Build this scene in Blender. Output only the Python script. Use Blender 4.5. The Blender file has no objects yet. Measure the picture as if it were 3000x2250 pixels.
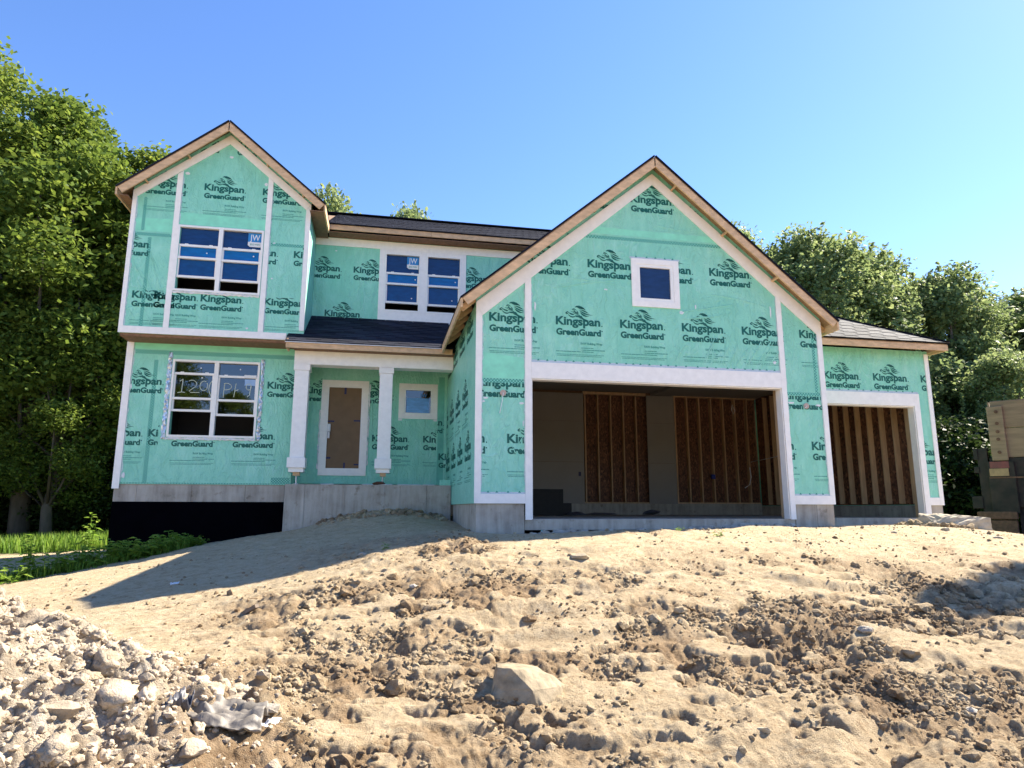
import bpy, bmesh, math, random
import numpy as np
from mathutils import Vector, Matrix
from mathutils.geometry import tessellate_polygon

# ------------------------------------------------------------------ camera, sky, sun, exposure
sc = bpy.context.scene
COL = sc.collection
cam = bpy.data.cameras.new('camera')
cam_o = bpy.data.objects.new('camera', cam)
COL.objects.link(cam_o)
cam.sensor_width = 36.0
cam.lens = 36.0 * 1960.54 / 3000.0
cam.clip_start = 0.05
cam.clip_end = 3000
YAW, PITCH, ROLL = 0.1933, 0.1839, 0.0017
fwd = Vector((math.sin(YAW) * math.cos(PITCH), math.cos(YAW) * math.cos(PITCH), math.sin(PITCH)))
q = fwd.to_track_quat('-Z', 'Y')
cam_o.rotation_mode = 'QUATERNION'
cam_o.rotation_quaternion = q @ Vector((0, 0, 1)).rotation_difference(Vector((0, 0, 1)))
cam_o.rotation_quaternion = (q.to_matrix() @ Matrix.Rotation(ROLL, 3, 'Z')).to_quaternion()
cam_o.location = (0, 0, 0)
sc.camera = cam_o

SUN_DIR = Vector((1.03, 0.352, 1.0)).normalized()
SUN_EL = math.asin(SUN_DIR.z)
SUN_AZ = math.atan2(SUN_DIR.x, SUN_DIR.y)
world = bpy.data.worlds.new('World')
sc.world = world
world.use_nodes = True
wn = world.node_tree
wn.nodes.clear()
sky = wn.nodes.new('ShaderNodeTexSky')
sky.sky_type = 'NISHITA'
sky.sun_disc = False
sky.sun_elevation = SUN_EL
sky.sun_rotation = SUN_AZ
sky.altitude = 200
sky.air_density = 1.0
sky.dust_density = 0.15
sky.ozone_density = 2.2
bg = wn.nodes.new('ShaderNodeBackground')
bg.inputs['Strength'].default_value = 0.108
wo = wn.nodes.new('ShaderNodeOutputWorld')
hsv = wn.nodes.new('ShaderNodeHueSaturation')
hsv.inputs['Saturation'].default_value = 1.15
tint = wn.nodes.new('ShaderNodeMix'); tint.data_type = 'RGBA'; tint.blend_type = 'MULTIPLY'
tint.inputs[0].default_value = 1.0; tint.inputs[7].default_value = (0.80, 0.775, 0.90, 1)
wn.links.new(sky.outputs[0], hsv.inputs['Color'])
wn.links.new(hsv.outputs[0], tint.inputs[6])
wn.links.new(tint.outputs[2], bg.inputs[0])
wn.links.new(bg.outputs[0], wo.inputs[0])

sun = bpy.data.lights.new('sun', 'SUN')
sun.energy = 5.0
sun.angle = math.radians(0.55)
sun.color = (1.0, 0.91, 0.74)
sun_o = bpy.data.objects.new('sun', sun)
COL.objects.link(sun_o)
sun_o.rotation_mode = 'QUATERNION'
sun_o.rotation_quaternion = SUN_DIR.to_track_quat('Z', 'Y')
sun_o.location = (20, 10, 30)

sc.view_settings.view_transform = 'Standard'
sc.view_settings.look = 'None'
sc.view_settings.gamma = 1.0
sc.view_settings.use_curve_mapping = False
sc.view_settings.exposure = 1.70
sc.render.engine = 'CYCLES'
sc.cycles.max_bounces = 8
sc.cycles.diffuse_bounces = 4

rnd = random.Random(7)
nr = np.random.default_rng(11)

# ------------------------------------------------------------------ material helpers
class NT:
    def __init__(s, name):
        s.m = bpy.data.materials.new(name); s.m.use_nodes = True
        s.t = s.m.node_tree; s.t.nodes.clear()
        s.out = s.n('ShaderNodeOutputMaterial')
    def n(s, typ, **kw):
        nd = s.t.nodes.new(typ)
        for k, v in kw.items():
            if k.startswith('i_'): nd.inputs[k[2:].replace('_', ' ')].default_value = v
            else: setattr(nd, k, v)
        return nd
    def l(s, a, b): s.t.links.new(a, b)

def ramp(N, fac, stops):
    r = N.n('ShaderNodeValToRGB')
    els = r.color_ramp.elements
    while len(els) < len(stops): els.new(0.5)
    for e, (p, c) in zip(els, stops):
        e.position = p; e.color = (*c, 1) if len(c) == 3 else c
    N.l(fac, r.inputs[0])
    return r.outputs[0]

def noise(N, vec, scale, detail=4, rough=.55, dist=0.0):
    t = N.n('ShaderNodeTexNoise')
    t.inputs['Scale'].default_value = scale; t.inputs['Detail'].default_value = detail
    t.inputs['Roughness'].default_value = rough; t.inputs['Distortion'].default_value = dist
    if vec is not None: N.l(vec, t.inputs['Vector'])
    return t.outputs[0]

def mapping(N, src, scale=(1, 1, 1), rot=(0, 0, 0)):
    mp = N.n('ShaderNodeMapping'); mp.inputs['Scale'].default_value = scale
    mp.inputs['Rotation'].default_value = rot; N.l(src, mp.inputs[0]); return mp.outputs[0]

def simple(name, col, rough=.6, var=.12, nscale=6.0, bump=.1, bscale=60, metallic=0.0, spec=.4, stretch=(1, 1, 1), rnd_obj=0.0, coat=0.0):
    N = NT(name)
    g = N.n('ShaderNodeNewGeometry')
    v = mapping(N, g.outputs['Position'], stretch)
    f = noise(N, v, nscale, 5, .6)
    c0 = tuple(max(0, x * (1 - var)) for x in col); c1 = tuple(min(1, x * (1 + var)) for x in col)
    c = ramp(N, f, [(.3, c0), (.7, c1)])
    if rnd_obj:
        oi = N.n('ShaderNodeObjectInfo')
        mx = N.n('ShaderNodeHueSaturation')
        mr = N.n('ShaderNodeMapRange'); mr.inputs[3].default_value = 1 - rnd_obj; mr.inputs[4].default_value = 1 + rnd_obj
        N.l(oi.outputs['Random'], mr.inputs[0]); N.l(mr.outputs[0], mx.inputs['Value']); N.l(c, mx.inputs['Color']); c = mx.outputs[0]
    b = N.n('ShaderNodeBsdfPrincipled')
    N.l(c, b.inputs['Base Color'])
    b.inputs['Roughness'].default_value = rough; b.inputs['Metallic'].default_value = metallic
    b.inputs['Specular IOR Level'].default_value = spec
    b.inputs['Coat Weight'].default_value = coat
    if bump:
        bf = noise(N, v, bscale, 4, .6)
        bp = N.n('ShaderNodeBump'); bp.inputs['Strength'].default_value = bump; bp.inputs['Distance'].default_value = .01
        N.l(bf, bp.inputs['Height']); N.l(bp.outputs[0], b.inputs['Normal'])
    N.l(b.outputs[0], N.out.inputs[0])
    return N.m

M = {}
def mat_wrap():
    N = NT('green_housewrap')
    g = N.n('ShaderNodeNewGeometry'); P = g.outputs['Position']
    f = noise(N, P, 1.1, 5, .6)
    f2 = noise(N, mapping(N, P, (1, 1, .35)), 7, 6, .65)
    ad = N.n('ShaderNodeMath', operation='ADD'); N.l(f, ad.inputs[0]); N.l(f2, ad.inputs[1])
    ml = N.n('ShaderNodeMath', operation='MULTIPLY'); N.l(ad.outputs[0], ml.inputs[0]); ml.inputs[1].default_value = .5
    c = ramp(N, ml.outputs[0], [(.36, (.225, .63, .47)), (.52, (.28, .70, .535)), (.66, (.36, .77, .61))])
    cre = N.n('ShaderNodeMix', data_type='RGBA'); N.l(c, cre.inputs[6]); cre.inputs[7].default_value = (.42, .80, .70, 1)
    b = N.n('ShaderNodeBsdfPrincipled'); N.l(cre.outputs[2], b.inputs['Base Color'])
    b.inputs['Roughness'].default_value = .33; b.inputs['Specular IOR Level'].default_value = .5
    # crinkles and pulled folds of the sheet
    w1 = noise(N, mapping(N, P, (1.0, 1.0, .42), (0, .5, 0)), 5.5, 3, .5, 1.2)
    w1r = N.n('ShaderNodeMath', operation='ABSOLUTE'); s1 = N.n('ShaderNodeMath', operation='SUBTRACT')
    N.l(w1, s1.inputs[0]); s1.inputs[1].default_value = .5; N.l(s1.outputs[0], w1r.inputs[0])
    w1c = ramp(N, w1r.outputs[0], [(0.0, (1, 1, 1)), (.05, (0, 0, 0))])
    w2 = noise(N, mapping(N, P, (1, 1, .7)), 22, 5, .7, .6)
    cm = N.n('ShaderNodeMath', operation='MULTIPLY'); cm2 = ramp(N, noise(N, P, .9, 2), [(.45, (0, 0, 0)), (.65, (1, 1, 1))]); N.l(w1c, cm.inputs[0]); N.l(cm2, cm.inputs[1])
    cm3 = N.n('ShaderNodeMath', operation='MULTIPLY'); N.l(cm.outputs[0], cm3.inputs[0]); cm3.inputs[1].default_value = .55; N.l(cm3.outputs[0], cre.inputs[0])
    wm = N.n('ShaderNodeMath', operation='MULTIPLY_ADD'); N.l(w1c, wm.inputs[0]); wm.inputs[1].default_value = .35; N.l(w2, wm.inputs[2])
    w3 = noise(N, mapping(N, P, (1, 1, .12), (0, .25, 0)), 3.2, 2, .5, .5)
    wa = N.n('ShaderNodeMath', operation='MULTIPLY_ADD'); N.l(w3, wa.inputs[0]); wa.inputs[1].default_value = 1.6; N.l(wm.outputs[0], wa.inputs[2])
    bp = N.n('ShaderNodeBump'); bp.inputs['Strength'].default_value = .9; bp.inputs['Distance'].default_value = .022
    N.l(wa.outputs[0], bp.inputs['Height']); N.l(bp.outputs[0], b.inputs['Normal'])
    N.l(b.outputs[0], N.out.inputs[0]); return N.m
M['wrap'] = mat_wrap()
M['wrap_dark'] = simple('green_wrap_overlap', (.14, .50, .38), .45, .15, 4, .3, 14)
M['print'] = simple('dark_green_print', (.003, .115, .09), .5, .1, 20, 0)
M['print_soft'] = simple('faded_green_print', (.05, .30, .235), .5, .1, 20, 0)
M['trim'] = simple('white_primed_trim', (.90, .87, .83), .5, .05, 9, .12, 90)
M['vinyl'] = simple('white_vinyl', (.88, .86, .82), .35, .02, 9, 0)
M['flash'] = simple('pale_flashing_tape', (.52, .60, .66), .35, .1, 30, .2, 40)
M['lumber'] = simple('raw_lumber', (.58, .38, .21), .65, .22, 3.0, .2, 40, stretch=(1, 1, 6), rnd_obj=.12)
M['fascia'] = simple('raw_fascia_lumber', (.62, .41, .235), .6, .22, 2.6, .15, 40, stretch=(2, 2, 5), rnd_obj=.1)
M['stud'] = simple('framing_stud', (.55, .36, .20), .65, .2, 4, .2, 40, stretch=(5, 5, .6), rnd_obj=.15)
M['deck'] = simple('roof_sheathing', (.30, .19, .11), .7, .25, 20, .2, 60)
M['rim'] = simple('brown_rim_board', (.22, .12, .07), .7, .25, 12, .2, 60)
M['cardboard'] = simple('brown_cardboard', (.20, .125, .07), .75, .08, 5, .08, 60)
M['tape'] = simple('blue_tape', (.03, .03, .10), .5, .1, 5, 0)
M['dryw'] = simple('grey_drywall', (.30, .275, .245), .8, .04, 2, .05, 60)
M['darkw'] = simple('shade_box', (.035, .035, .04), .8, .1, 2, 0)  # near-black colour stands in for the unlit rooms
M['steel'] = simple('grey_steel', (.45, .45, .47), .4, .1, 9, .1, 60, metallic=.6)
M['foil'] = simple('silver_flashing_foil', (.55, .60, .66), .35, .3, 26, .9, 22, metallic=.85, stretch=(1, 1, .5))
M['black'] = simple('black_waterproofing', (.0012, .0012, .0026), .95, .3, 4, .15, 14, spec=.03)
M['white'] = simple('white_plastic', (.75, .76, .78), .4, .08, 9, .3, 30)
M['chalk'] = simple('chalk_marker', (.55, .60, .50), .8, .1, 30, 0)

def mat_osb():
    N = NT('osb_sheet')
    g = N.n('ShaderNodeNewGeometry'); P = g.outputs['Position']
    v = N.n('ShaderNodeTexVoronoi'); v.inputs['Scale'].default_value = 22; N.l(mapping(N, P, (1.6, 1, .8)), v.inputs['Vector'])
    c = ramp(N, noise(N, v.outputs['Color'], 2.0, 2), [(.3, (.04, .015, .008)), (.5, (.14, .055, .026)), (.7, (.27, .12, .055))])
    b = N.n('ShaderNodeBsdfPrincipled'); N.l(c, b.inputs['Base Color']); b.inputs['Roughness'].default_value = .7
    N.l(b.outputs[0], N.out.inputs[0]); return N.m
M['osb'] = mat_osb()

def mat_concrete():
    N = NT('poured_concrete')
    g = N.n('ShaderNodeNewGeometry'); P = g.outputs['Position']
    f = noise(N, P, 2.3, 7, .65); f2 = noise(N, mapping(N, P, (3, 3, .35)), 3, 6, .6)
    m = N.n('ShaderNodeMath', operation='ADD'); N.l(f, m.inputs[0]); N.l(f2, m.inputs[1])
    h = N.n('ShaderNodeMath', operation='MULTIPLY'); N.l(m.outputs[0], h.inputs[0]); h.inputs[1].default_value = .5
    c = ramp(N, h.outputs[0], [(.32, (.23, .20, .16)), (.5, (.39, .35, .295)), (.66, (.50, .46, .40))])
    st = ramp(N, noise(N, P, 5.5, 4, .6), [(.60, (1, 1, 1)), (.72, (.55, .50, .44))])
    mx = N.n('ShaderNodeMix', data_type='RGBA', blend_type='MULTIPLY'); mx.inputs[0].default_value = .8
    N.l(c, mx.inputs[6]); N.l(st, mx.inputs[7])
    b = N.n('ShaderNodeBsdfPrincipled'); N.l(mx.outputs[2], b.inputs['Base Color']); b.inputs['Roughness'].default_value = .85
    bp = N.n('ShaderNodeBump'); bp.inputs['Strength'].default_value = .35; bp.inputs['Distance'].default_value = .01
    N.l(noise(N, P, 45, 5, .7), bp.inputs['Height']); N.l(bp.outputs[0], b.inputs['Normal'])
    N.l(b.outputs[0], N.out.inputs[0]); return N.m
M['conc'] = mat_concrete()

def mat_shingle(name, c0, c1, c2):
    N = NT(name)
    g = N.n('ShaderNodeNewGeometry'); P = g.outputs['Position']
    oi = N.n('ShaderNodeObjectInfo')
    f = noise(N, mapping(N, P, (1, 1, 1)), 3.5, 5, .7)
    gr = noise(N, P, 160, 2, .6)
    a = N.n('ShaderNodeMath', operation='ADD'); N.l(f, a.inputs[0]); N.l(oi.outputs['Random'], a.inputs[1])
    a2 = N.n('ShaderNodeMath', operation='ADD'); N.l(a.outputs[0], a2.inputs[0]); N.l(gr, a2.inputs[1])
    h = N.n('ShaderNodeMath', operation='MULTIPLY'); N.l(a2.outputs[0], h.inputs[0]); h.inputs[1].default_value = .333
    c = ramp(N, h.outputs[0], [(.25, c0), (.5, c1), (.75, c2)])
    b = N.n('ShaderNodeBsdfPrincipled'); N.l(c, b.inputs['Base Color']); b.inputs['Roughness'].default_value = .85; b.inputs['Specular IOR Level'].default_value = .2
    bp = N.n('ShaderNodeBump'); bp.inputs['Strength'].default_value = .5; bp.inputs['Distance'].default_value = .004
    N.l(gr, bp.inputs['Height']); N.l(bp.outputs[0], b.inputs['Normal'])
    N.l(b.outputs[0], N.out.inputs[0]); return N.m
M['shingle'] = mat_shingle('charcoal_shingle', (.004, .005, .012), (.011, .013, .026), (.026, .03, .05))
M['shingle2'] = mat_shingle('grey_shingle', (.05, .05, .052), (.11, .108, .108), (.19, .185, .18))

def mat_film(name, col, refl=.12):
    N = NT(name)
    g = N.n('ShaderNodeNewGeometry'); P = g.outputs['Position']
    c = ramp(N, noise(N, mapping(N, P, (1, 1, 3)), 5, 5, .6), [(.3, tuple(x * .75 for x in col)), (.7, tuple(x * 1.2 for x in col))])
    b = N.n('ShaderNodeBsdfPrincipled'); N.l(c, b.inputs['Base Color']); b.inputs['Roughness'].default_value = .12
    b.inputs['Specular IOR Level'].default_value = .5
    bp = N.n('ShaderNodeBump'); bp.inputs['Strength'].default_value = .04; bp.inputs['Distance'].default_value = .01
    N.l(noise(N, P, 9, 3), bp.inputs['Height']); N.l(bp.outputs[0], b.inputs['Normal'])
    N.l(b.outputs[0], N.out.inputs[0]); return N.m
M['film_dark'] = mat_film('dark_blue_film', (.003, .032, .125))
M['film_mid'] = mat_film('mid_blue_film', (.0, .048, .175))
M['film_light'] = mat_film('light_blue_film', (.0, .12, .36))

def mat_glass(name='window_glass', tint=.5):
    N = NT(name)
    tr = N.n('ShaderNodeBsdfTransparent'); tr.inputs[0].default_value = (tint, tint * 1.02, tint * 1.05, 1)
    gl = N.n('ShaderNodeBsdfGlossy'); gl.inputs['Roughness'].default_value = .01; gl.inputs[0].default_value = (.95, .97, 1, 1)
    fr = N.n('ShaderNodeFresnel'); fr.inputs[0].default_value = 1.9
    mx = N.n('ShaderNodeMixShader'); N.l(fr.outputs[0], mx.inputs[0]); N.l(tr.outputs[0], mx.inputs[1]); N.l(gl.outputs[0], mx.inputs[2])
    N.l(mx.outputs[0], N.out.inputs[0]); return N.m
M['glass'] = mat_glass()

# ------------------------------------------------------------------ object helpers
WL = {}
def prop(o, label=None, cat=None, group=None, kind=None):
    if label: o['label'] = label
    if cat: o['category'] = cat
    if group: o['group'] = group
    if kind: o['kind'] = kind
    return o
def thing(name, loc, label, cat, group=None):
    o = bpy.data.objects.new(name, None); COL.objects.link(o); o.location = loc
    o.empty_display_size = .3
    WL[o] = Vector(loc)
    return prop(o, label, cat, group)
def link(name, me, mat=None, parent=None, loc=(0, 0, 0), **kw):
    o = bpy.data.objects.new(name, me); COL.objects.link(o)
    o.location = loc; WL[o] = Vector(loc)
    if mat is not None and not me.materials: me.materials.append(mat)
    if parent is not None:
        o.parent = parent; o.matrix_parent_inverse = Matrix.Translation(-WL[parent])
    return prop(o, **kw)
def pyd(name, v, f, mat=None, parent=None, smooth=False, **kw):
    me = bpy.data.meshes.new(name); me.from_pydata([tuple(p) for p in v], [], f); me.update()
    if smooth: me.polygons.foreach_set('use_smooth', [True] * len(me.polygons))
    return link(name, me, mat, parent, **kw)
class MB:
    def __init__(s): s.v = []; s.f = []
    def box(s, x0, x1, y0, y1, z0, z1):
        i = len(s.v)
        s.v += [(x0, y0, z0), (x1, y0, z0), (x1, y1, z0), (x0, y1, z0), (x0, y0, z1), (x1, y0, z1), (x1, y1, z1), (x0, y1, z1)]
        s.f += [tuple(i + k for k in q) for q in ((0, 3, 2, 1), (4, 5, 6, 7), (0, 1, 5, 4), (1, 2, 6, 5), (2, 3, 7, 6), (3, 0, 4, 7))]
        return s
    def poly(s, pts, y0, y1, holes=()):
        """outline in X,Z extruded from y0 (front) to y1"""
        loops = [list(pts)] + [list(h) for h in holes]
        tri = tessellate_polygon([[Vector((p[0], p[1], 0)) for p in lp] for lp in loops])
        flat = [p for lp in loops for p in lp]; i = len(s.v); n = len(flat)
        s.v += [(p[0], y0, p[1]) for p in flat] + [(p[0], y1, p[1]) for p in flat]
        for t in tri:
            a, b, c = (flat[k] for k in t)
            cr = (b[0] - a[0]) * (c[1] - a[1]) - (b[1] - a[1]) * (c[0] - a[0])
            t = t if cr > 0 else (t[0], t[2], t[1])
            s.f.append(tuple(i + k for k in t)); s.f.append(tuple(i + n + k for k in reversed(t)))
        k0 = 0
        for lp in loops:
            m = len(lp)
            for k in range(m):
                a, b = i + k0 + k, i + k0 + (k + 1) % m
                s.f.append((a, a + n, b + n, b))
            k0 += m
        return s
    def bar(s, a, b, w, h, up=(0, 0, 1)):
        a, b = Vector(a), Vector(b); d = (b - a).normalized(); u = Vector(up)
        r = d.cross(u).normalized(); u = r.cross(d).normalized(); i = len(s.v)
        for p in (a, b):
            for sx, sy in ((-1, -1), (1, -1), (1, 1), (-1, 1)):
                s.v.append(tuple(p + r * sx * w / 2 + u * sy * h / 2))
        s.f += [tuple(i + k for k in q) for q in ((0, 1, 2, 3), (7, 6, 5, 4), (0, 4, 5, 1), (1, 5, 6, 2), (2, 6, 7, 3), (3, 7, 4, 0))]
        return s
    def tube(s, pts, r, n=6):
        pts = [Vector(p) for p in pts]; i0 = len(s.v)
        for k, p in enumerate(pts):
            d = (pts[min(k + 1, len(pts) - 1)] - pts[max(k - 1, 0)]).normalized()
            a = d.orthogonal().normalized(); b = d.cross(a); rr = r[k] if isinstance(r, (list, tuple)) else r
            for j in range(n):
                t = 2 * math.pi * j / n
                s.v.append(tuple(p + (a * math.cos(t) + b * math.sin(t)) * rr))
        for k in range(len(pts) - 1):
            for j in range(n):
                a = i0 + k * n + j; b = i0 + k * n + (j + 1) % n
                s.f.append((a, b, b + n, a + n))
        s.f.append(tuple(i0 + j for j in reversed(range(n)))); s.f.append(tuple(i0 + (len(pts) - 1) * n + j for j in range(n)))
        return s
    def build(s, name, mat, parent=None, bevel=0, **kw):
        o = pyd(name, s.v, s.f, mat, parent, **kw)
        if bevel:
            m = o.modifiers.new('bevel', 'BEVEL'); m.width = bevel; m.segments = 1
        return o
def box(name, mat, parent, x0, x1, y0, y1, z0, z1, bevel=0, **kw):
    return MB().box(x0, x1, y0, y1, z0, z1).build(name, mat, parent, bevel, **kw)
def rect(x0, x1, z0, z1): return [(x0, z0), (x1, z0), (x1, z1), (x0, z1)]

# ------------------------------------------------------------------ numpy noise
def _h(ix, iy, s):
    n = (ix.astype(np.int64) * 374761393 + iy.astype(np.int64) * 668265263 + s * 1442695041) & 0xffffffff
    n = ((n ^ (n >> 13)) * 1274126177) & 0xffffffff
    n = (n ^ (n >> 16)) & 0xffffffff
    return n.astype(np.float64) / 4294967295.0
def vnoise(x, y, s=0):
    ix, iy = np.floor(x), np.floor(y); fx, fy = x - ix, y - iy
    ux, uy = fx * fx * fx * (fx * (fx * 6 - 15) + 10), fy * fy * fy * (fy * (fy * 6 - 15) + 10)
    def g(a, b, dx, dy):
        t = _h(ix + a, iy + b, s) * 2 * np.pi
        return np.cos(t) * dx + np.sin(t) * dy
    n00 = g(0, 0, fx, fy); n10 = g(1, 0, fx - 1, fy); n01 = g(0, 1, fx, fy - 1); n11 = g(1, 1, fx - 1, fy - 1)
    return ((n00 * (1 - ux) + n10 * ux) * (1 - uy) + (n01 * (1 - ux) + n11 * ux) * uy) * 1.5
def fbm(x, y, sc_, o=4, s=0, g=.5):
    r = 0; a = 1
    for k in range(o):
        r = r + a * vnoise(x * sc_ + 17.3 * k, y * sc_ - 9.1 * k, s + k); sc_ *= 2.03; a *= g
    return r
def clods(x, y, size, s, dens=.8, flat=1.6):
    """rounded lumps scattered on a jittered grid"""
    X, Y = x / size, y / size; ix, iy = np.floor(X), np.floor(Y); out = np.zeros_like(x)
    for a in (-1, 0, 1):
        for b in (-1, 0, 1):
            cx = ix + a; cy = iy + b
            jx = cx + _h(cx, cy, s); jy = cy + _h(cx, cy, s + 1); r = .3 + .5 * _h(cx, cy, s + 2)
            on = _h(cx, cy, s + 3) < dens
            t = _h(cx, cy, s + 4) * np.pi; e = 1 + .6 * _h(cx, cy, s + 5)
            dx, dy = X - jx, Y - jy
            u = dx * np.cos(t) + dy * np.sin(t); v = (-dx * np.sin(t) + dy * np.cos(t)) * e
            d = (u * u + v * v) / (r * r)
            hgt = np.where(on, np.clip(1 - d, 0, 1) ** .8 * r, 0)
            out = np.maximum(out, hgt)
    return out * size / flat
def sst(x, a, b):
    t = np.clip((x - a) / (b - a), 0, 1); return t * t * (3 - 2 * t)

# ------------------------------------------------------------------ ground
CP = np.array([
 (0, 0, -1.62), (0, -6, -1.7), (-6, -3, -1.7), (6, -3, -1.75), (-4, 2.5, -1.55), (4, 2.5, -1.75), (0, 3, -1.68), (1.2, 4.9, -1.41), (3, 4.5, -1.5), (-1, 4.5, -1.47),
 (-3, 5, -1.42), (-6, 5, -1.45), (-1.84, 8.5, -.93), (-1.3, 8.6, -.87), (-.5, 8.7, -.68), (.33, 8.9, -.53), (1.5, 9.1, -.45),
 (3.5, 9.4, -.37), (4.2, 9.55, -.33), (6.3, 10.3, -.30), (8.3, 10.7, -.31), (-2.9, 8.3, -1.06), (-3.47, 9.4, -1.09), (-3.25, 11, -.94), (-3.15, 12.8, -.78),
 (-5, 10.6, -1.14), (-4.65, 12, -1.04), (-4.0, 12.9, -.93), (-3.7, 14, -.80), (-5.6, 12.6, -1.2), (-6.5, 11.5, -1.28), (-7.5, 15.5, -1.22), (-9, 12, -1.35),
 (-6.2, 15.6, -1.05), (-5, 15.2, -.95), (-8.5, 20, -1.25), (-12, 24, -1.35), (-16, 20, -1.5), (-12, 12, -1.5), (-16, 6, -1.6), (-12, 32, -1.4),
 (-1.95, 14.8, -.49), (-1.44, 14.8, -.40), (-1.0, 14.75, -.24), (-.15, 14.75, -.08), (.9, 14.75, -.10), (1.35, 14.6, -.24), (-.8, 13.2, -.42), (.8, 13.2, -.30), (0, 11, -.50), (1.0, 11.4, -.38), (-1.6, 12, -.66),
 (1.6, 11.35, -.40), (2.5, 11.2, -.43), (5, 11.25, -.43), (7.5, 11.25, -.33), (8.4, 11.5, -.33), (9.3, 12.3, -.34), (11.9, 12.4, -.40), (9.5, 11, -.30), (11, 11, -.36),
 (3.5, 10.3, -.36), (6, 7.8, -.83), (8, 7.6, -.90), (10, 7.5, -.92), (8, 9.2, -.58), (11, 9.2, -.62), (4, 7.5, -.85), (2, 7.2, -.88), (0, 7, -.98),
 (8, 5, -1.42), (10, 5, -1.42), (6, 5, -1.40), (13, 8, -.95), (15, 14, -.68), (17, 15, -.72), (20, 20, -.9), (14, 12, -.62), (20, 8, -1.2), (16, 4, -1.6),
 (0, 24, -.6), (6, 24, -.6), (12, 24, -.8), (20, 30, -1.1), (0, 34, -1.0), (2, 16.5, -.45), (6, 15, -.5), (10, 16, -.5), (-3, 18, -.8), (14, 18, -.7)], float)
RX = (CP[:, 0][:, None] - CP[:, 0][None]); RY = (CP[:, 1][:, None] - CP[:, 1][None])
def phi(r2): return np.sqrt(r2 + .6)
A_ = np.zeros((len(CP) + 3, len(CP) + 3)); n_ = len(CP)
A_[:n_, :n_] = phi(RX ** 2 + RY ** 2) + np.eye(n_) * -.02
A_[:n_, n_] = 1; A_[:n_, n_ + 1] = CP[:, 0]; A_[:n_, n_ + 2] = CP[:, 1]; A_[n_:, :n_] = A_[:n_, n_:].T
SOL = np.linalg.solve(A_, np.concatenate([CP[:, 2], [0, 0, 0]]))
def base_z(x, y):
    x = np.asarray(x, float); y = np.asarray(y, float)
    xx = np.clip(x, -17, 21); yy = np.clip(y, -7, 34); z = SOL[n_] + SOL[n_ + 1] * xx + SOL[n_ + 2] * yy
    for k in range(n_): z = z + SOL[k] * phi((xx - CP[k, 0]) ** 2 + (yy - CP[k, 1]) ** 2)
    far = np.hypot(np.clip(np.abs(x - 2) - 20, 0, None), np.clip(np.abs(y - 14) - 22, 0, None))
    return z * np.exp(-far / 60) - 1.3 * (1 - np.exp(-far / 60))
def mound(x, y):
    e = ((x + 3.3) / 1.95) ** 2 + ((y - 4.55) / 1.25) ** 2
    return .95 * np.exp(-e)
def plates(x, y):
    """pressed flat patches that stand a little above the broken soil"""
    n = .75 * fbm(x * .55 + .25 * y, y * 1.0 - .2 * x, 1.0, 4, 700) + .45 * fbm(x * .7 + .1 * y, y * 1.3, 3.1, 3, 705) + .10 * fbm(x, y, 9, 2, 707)
    return sst(n, -.03, .16)
def zone(x, y):
    n = fbm(x, y, .55, 3, 5)
    z = (1 - sst(y - .25 * n, 7.0, 9.4)) * sst(x, -2.4, -.6)
    z = z + .5 * sst(n, .15, .5) * (1 - sst(y, 9.2, 10.6)) * sst(x, -1, 1)
    return np.clip(z, 0, 1)
def rough_mask(x, y):
    """0 = raked smooth sand, 1 = broken lumpy soil"""
    z = zone(x, y); p = plates(x, y)
    m = z * (1.05 - .72 * p)
    m = np.maximum(m, .92 * sst(x + .6 * fbm(x, y, 1.2, 2, 9), .1, 1.4) * (1 - sst(y + .5 * fbm(x, y, 1.3, 2, 10), 4.9, 5.7)) * (.55 + .45 * (1 - p)))
    m = m + 1.1 * sst(mound(x, y), .08, .26)
    m = m + .45 * sst(y, 8.3, 9.3) * (1 - sst(x, 1.0, 2.2)) * sst(x, -1.6, -.5) * (1 - sst(y, 10, 12))
    return np.clip(m, .03, 1.15)
GOUGES = [ # x, y, half length, half width, angle, depth : scarps and holes the machine left
 (3.95, 6.05, .62, .16, .05, .17), (1.35, 6.6, .55, .15, .22, .13), (2.1, 7.1, .35, .18, .5, .10), (5.5, 4.7, .75, .2, -.1, .15), (3.3, 4.25, .35, .2, .6, .16),
 (.2, 6.1, .4, .12, .1, .07), (-.4, 7.3, .5, .1, .3, .05), (2.6, 8.6, .5, .1, -.1, .06), (1.0, 8.1, .35, .1, .2, .06), (5.1, 7.4, .6, .12, -.2, .09),
 (2.4, 4.1, .3, .2, .3, .14), (6.6, 5.9, .6, .14, -.3, .1), (4.7, 5.4, .5, .13, -.15, .09), (.55, 4.3, .35, .14, .2, .08), (1.9, 5.5, .4, .1, .1, .06)]
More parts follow.
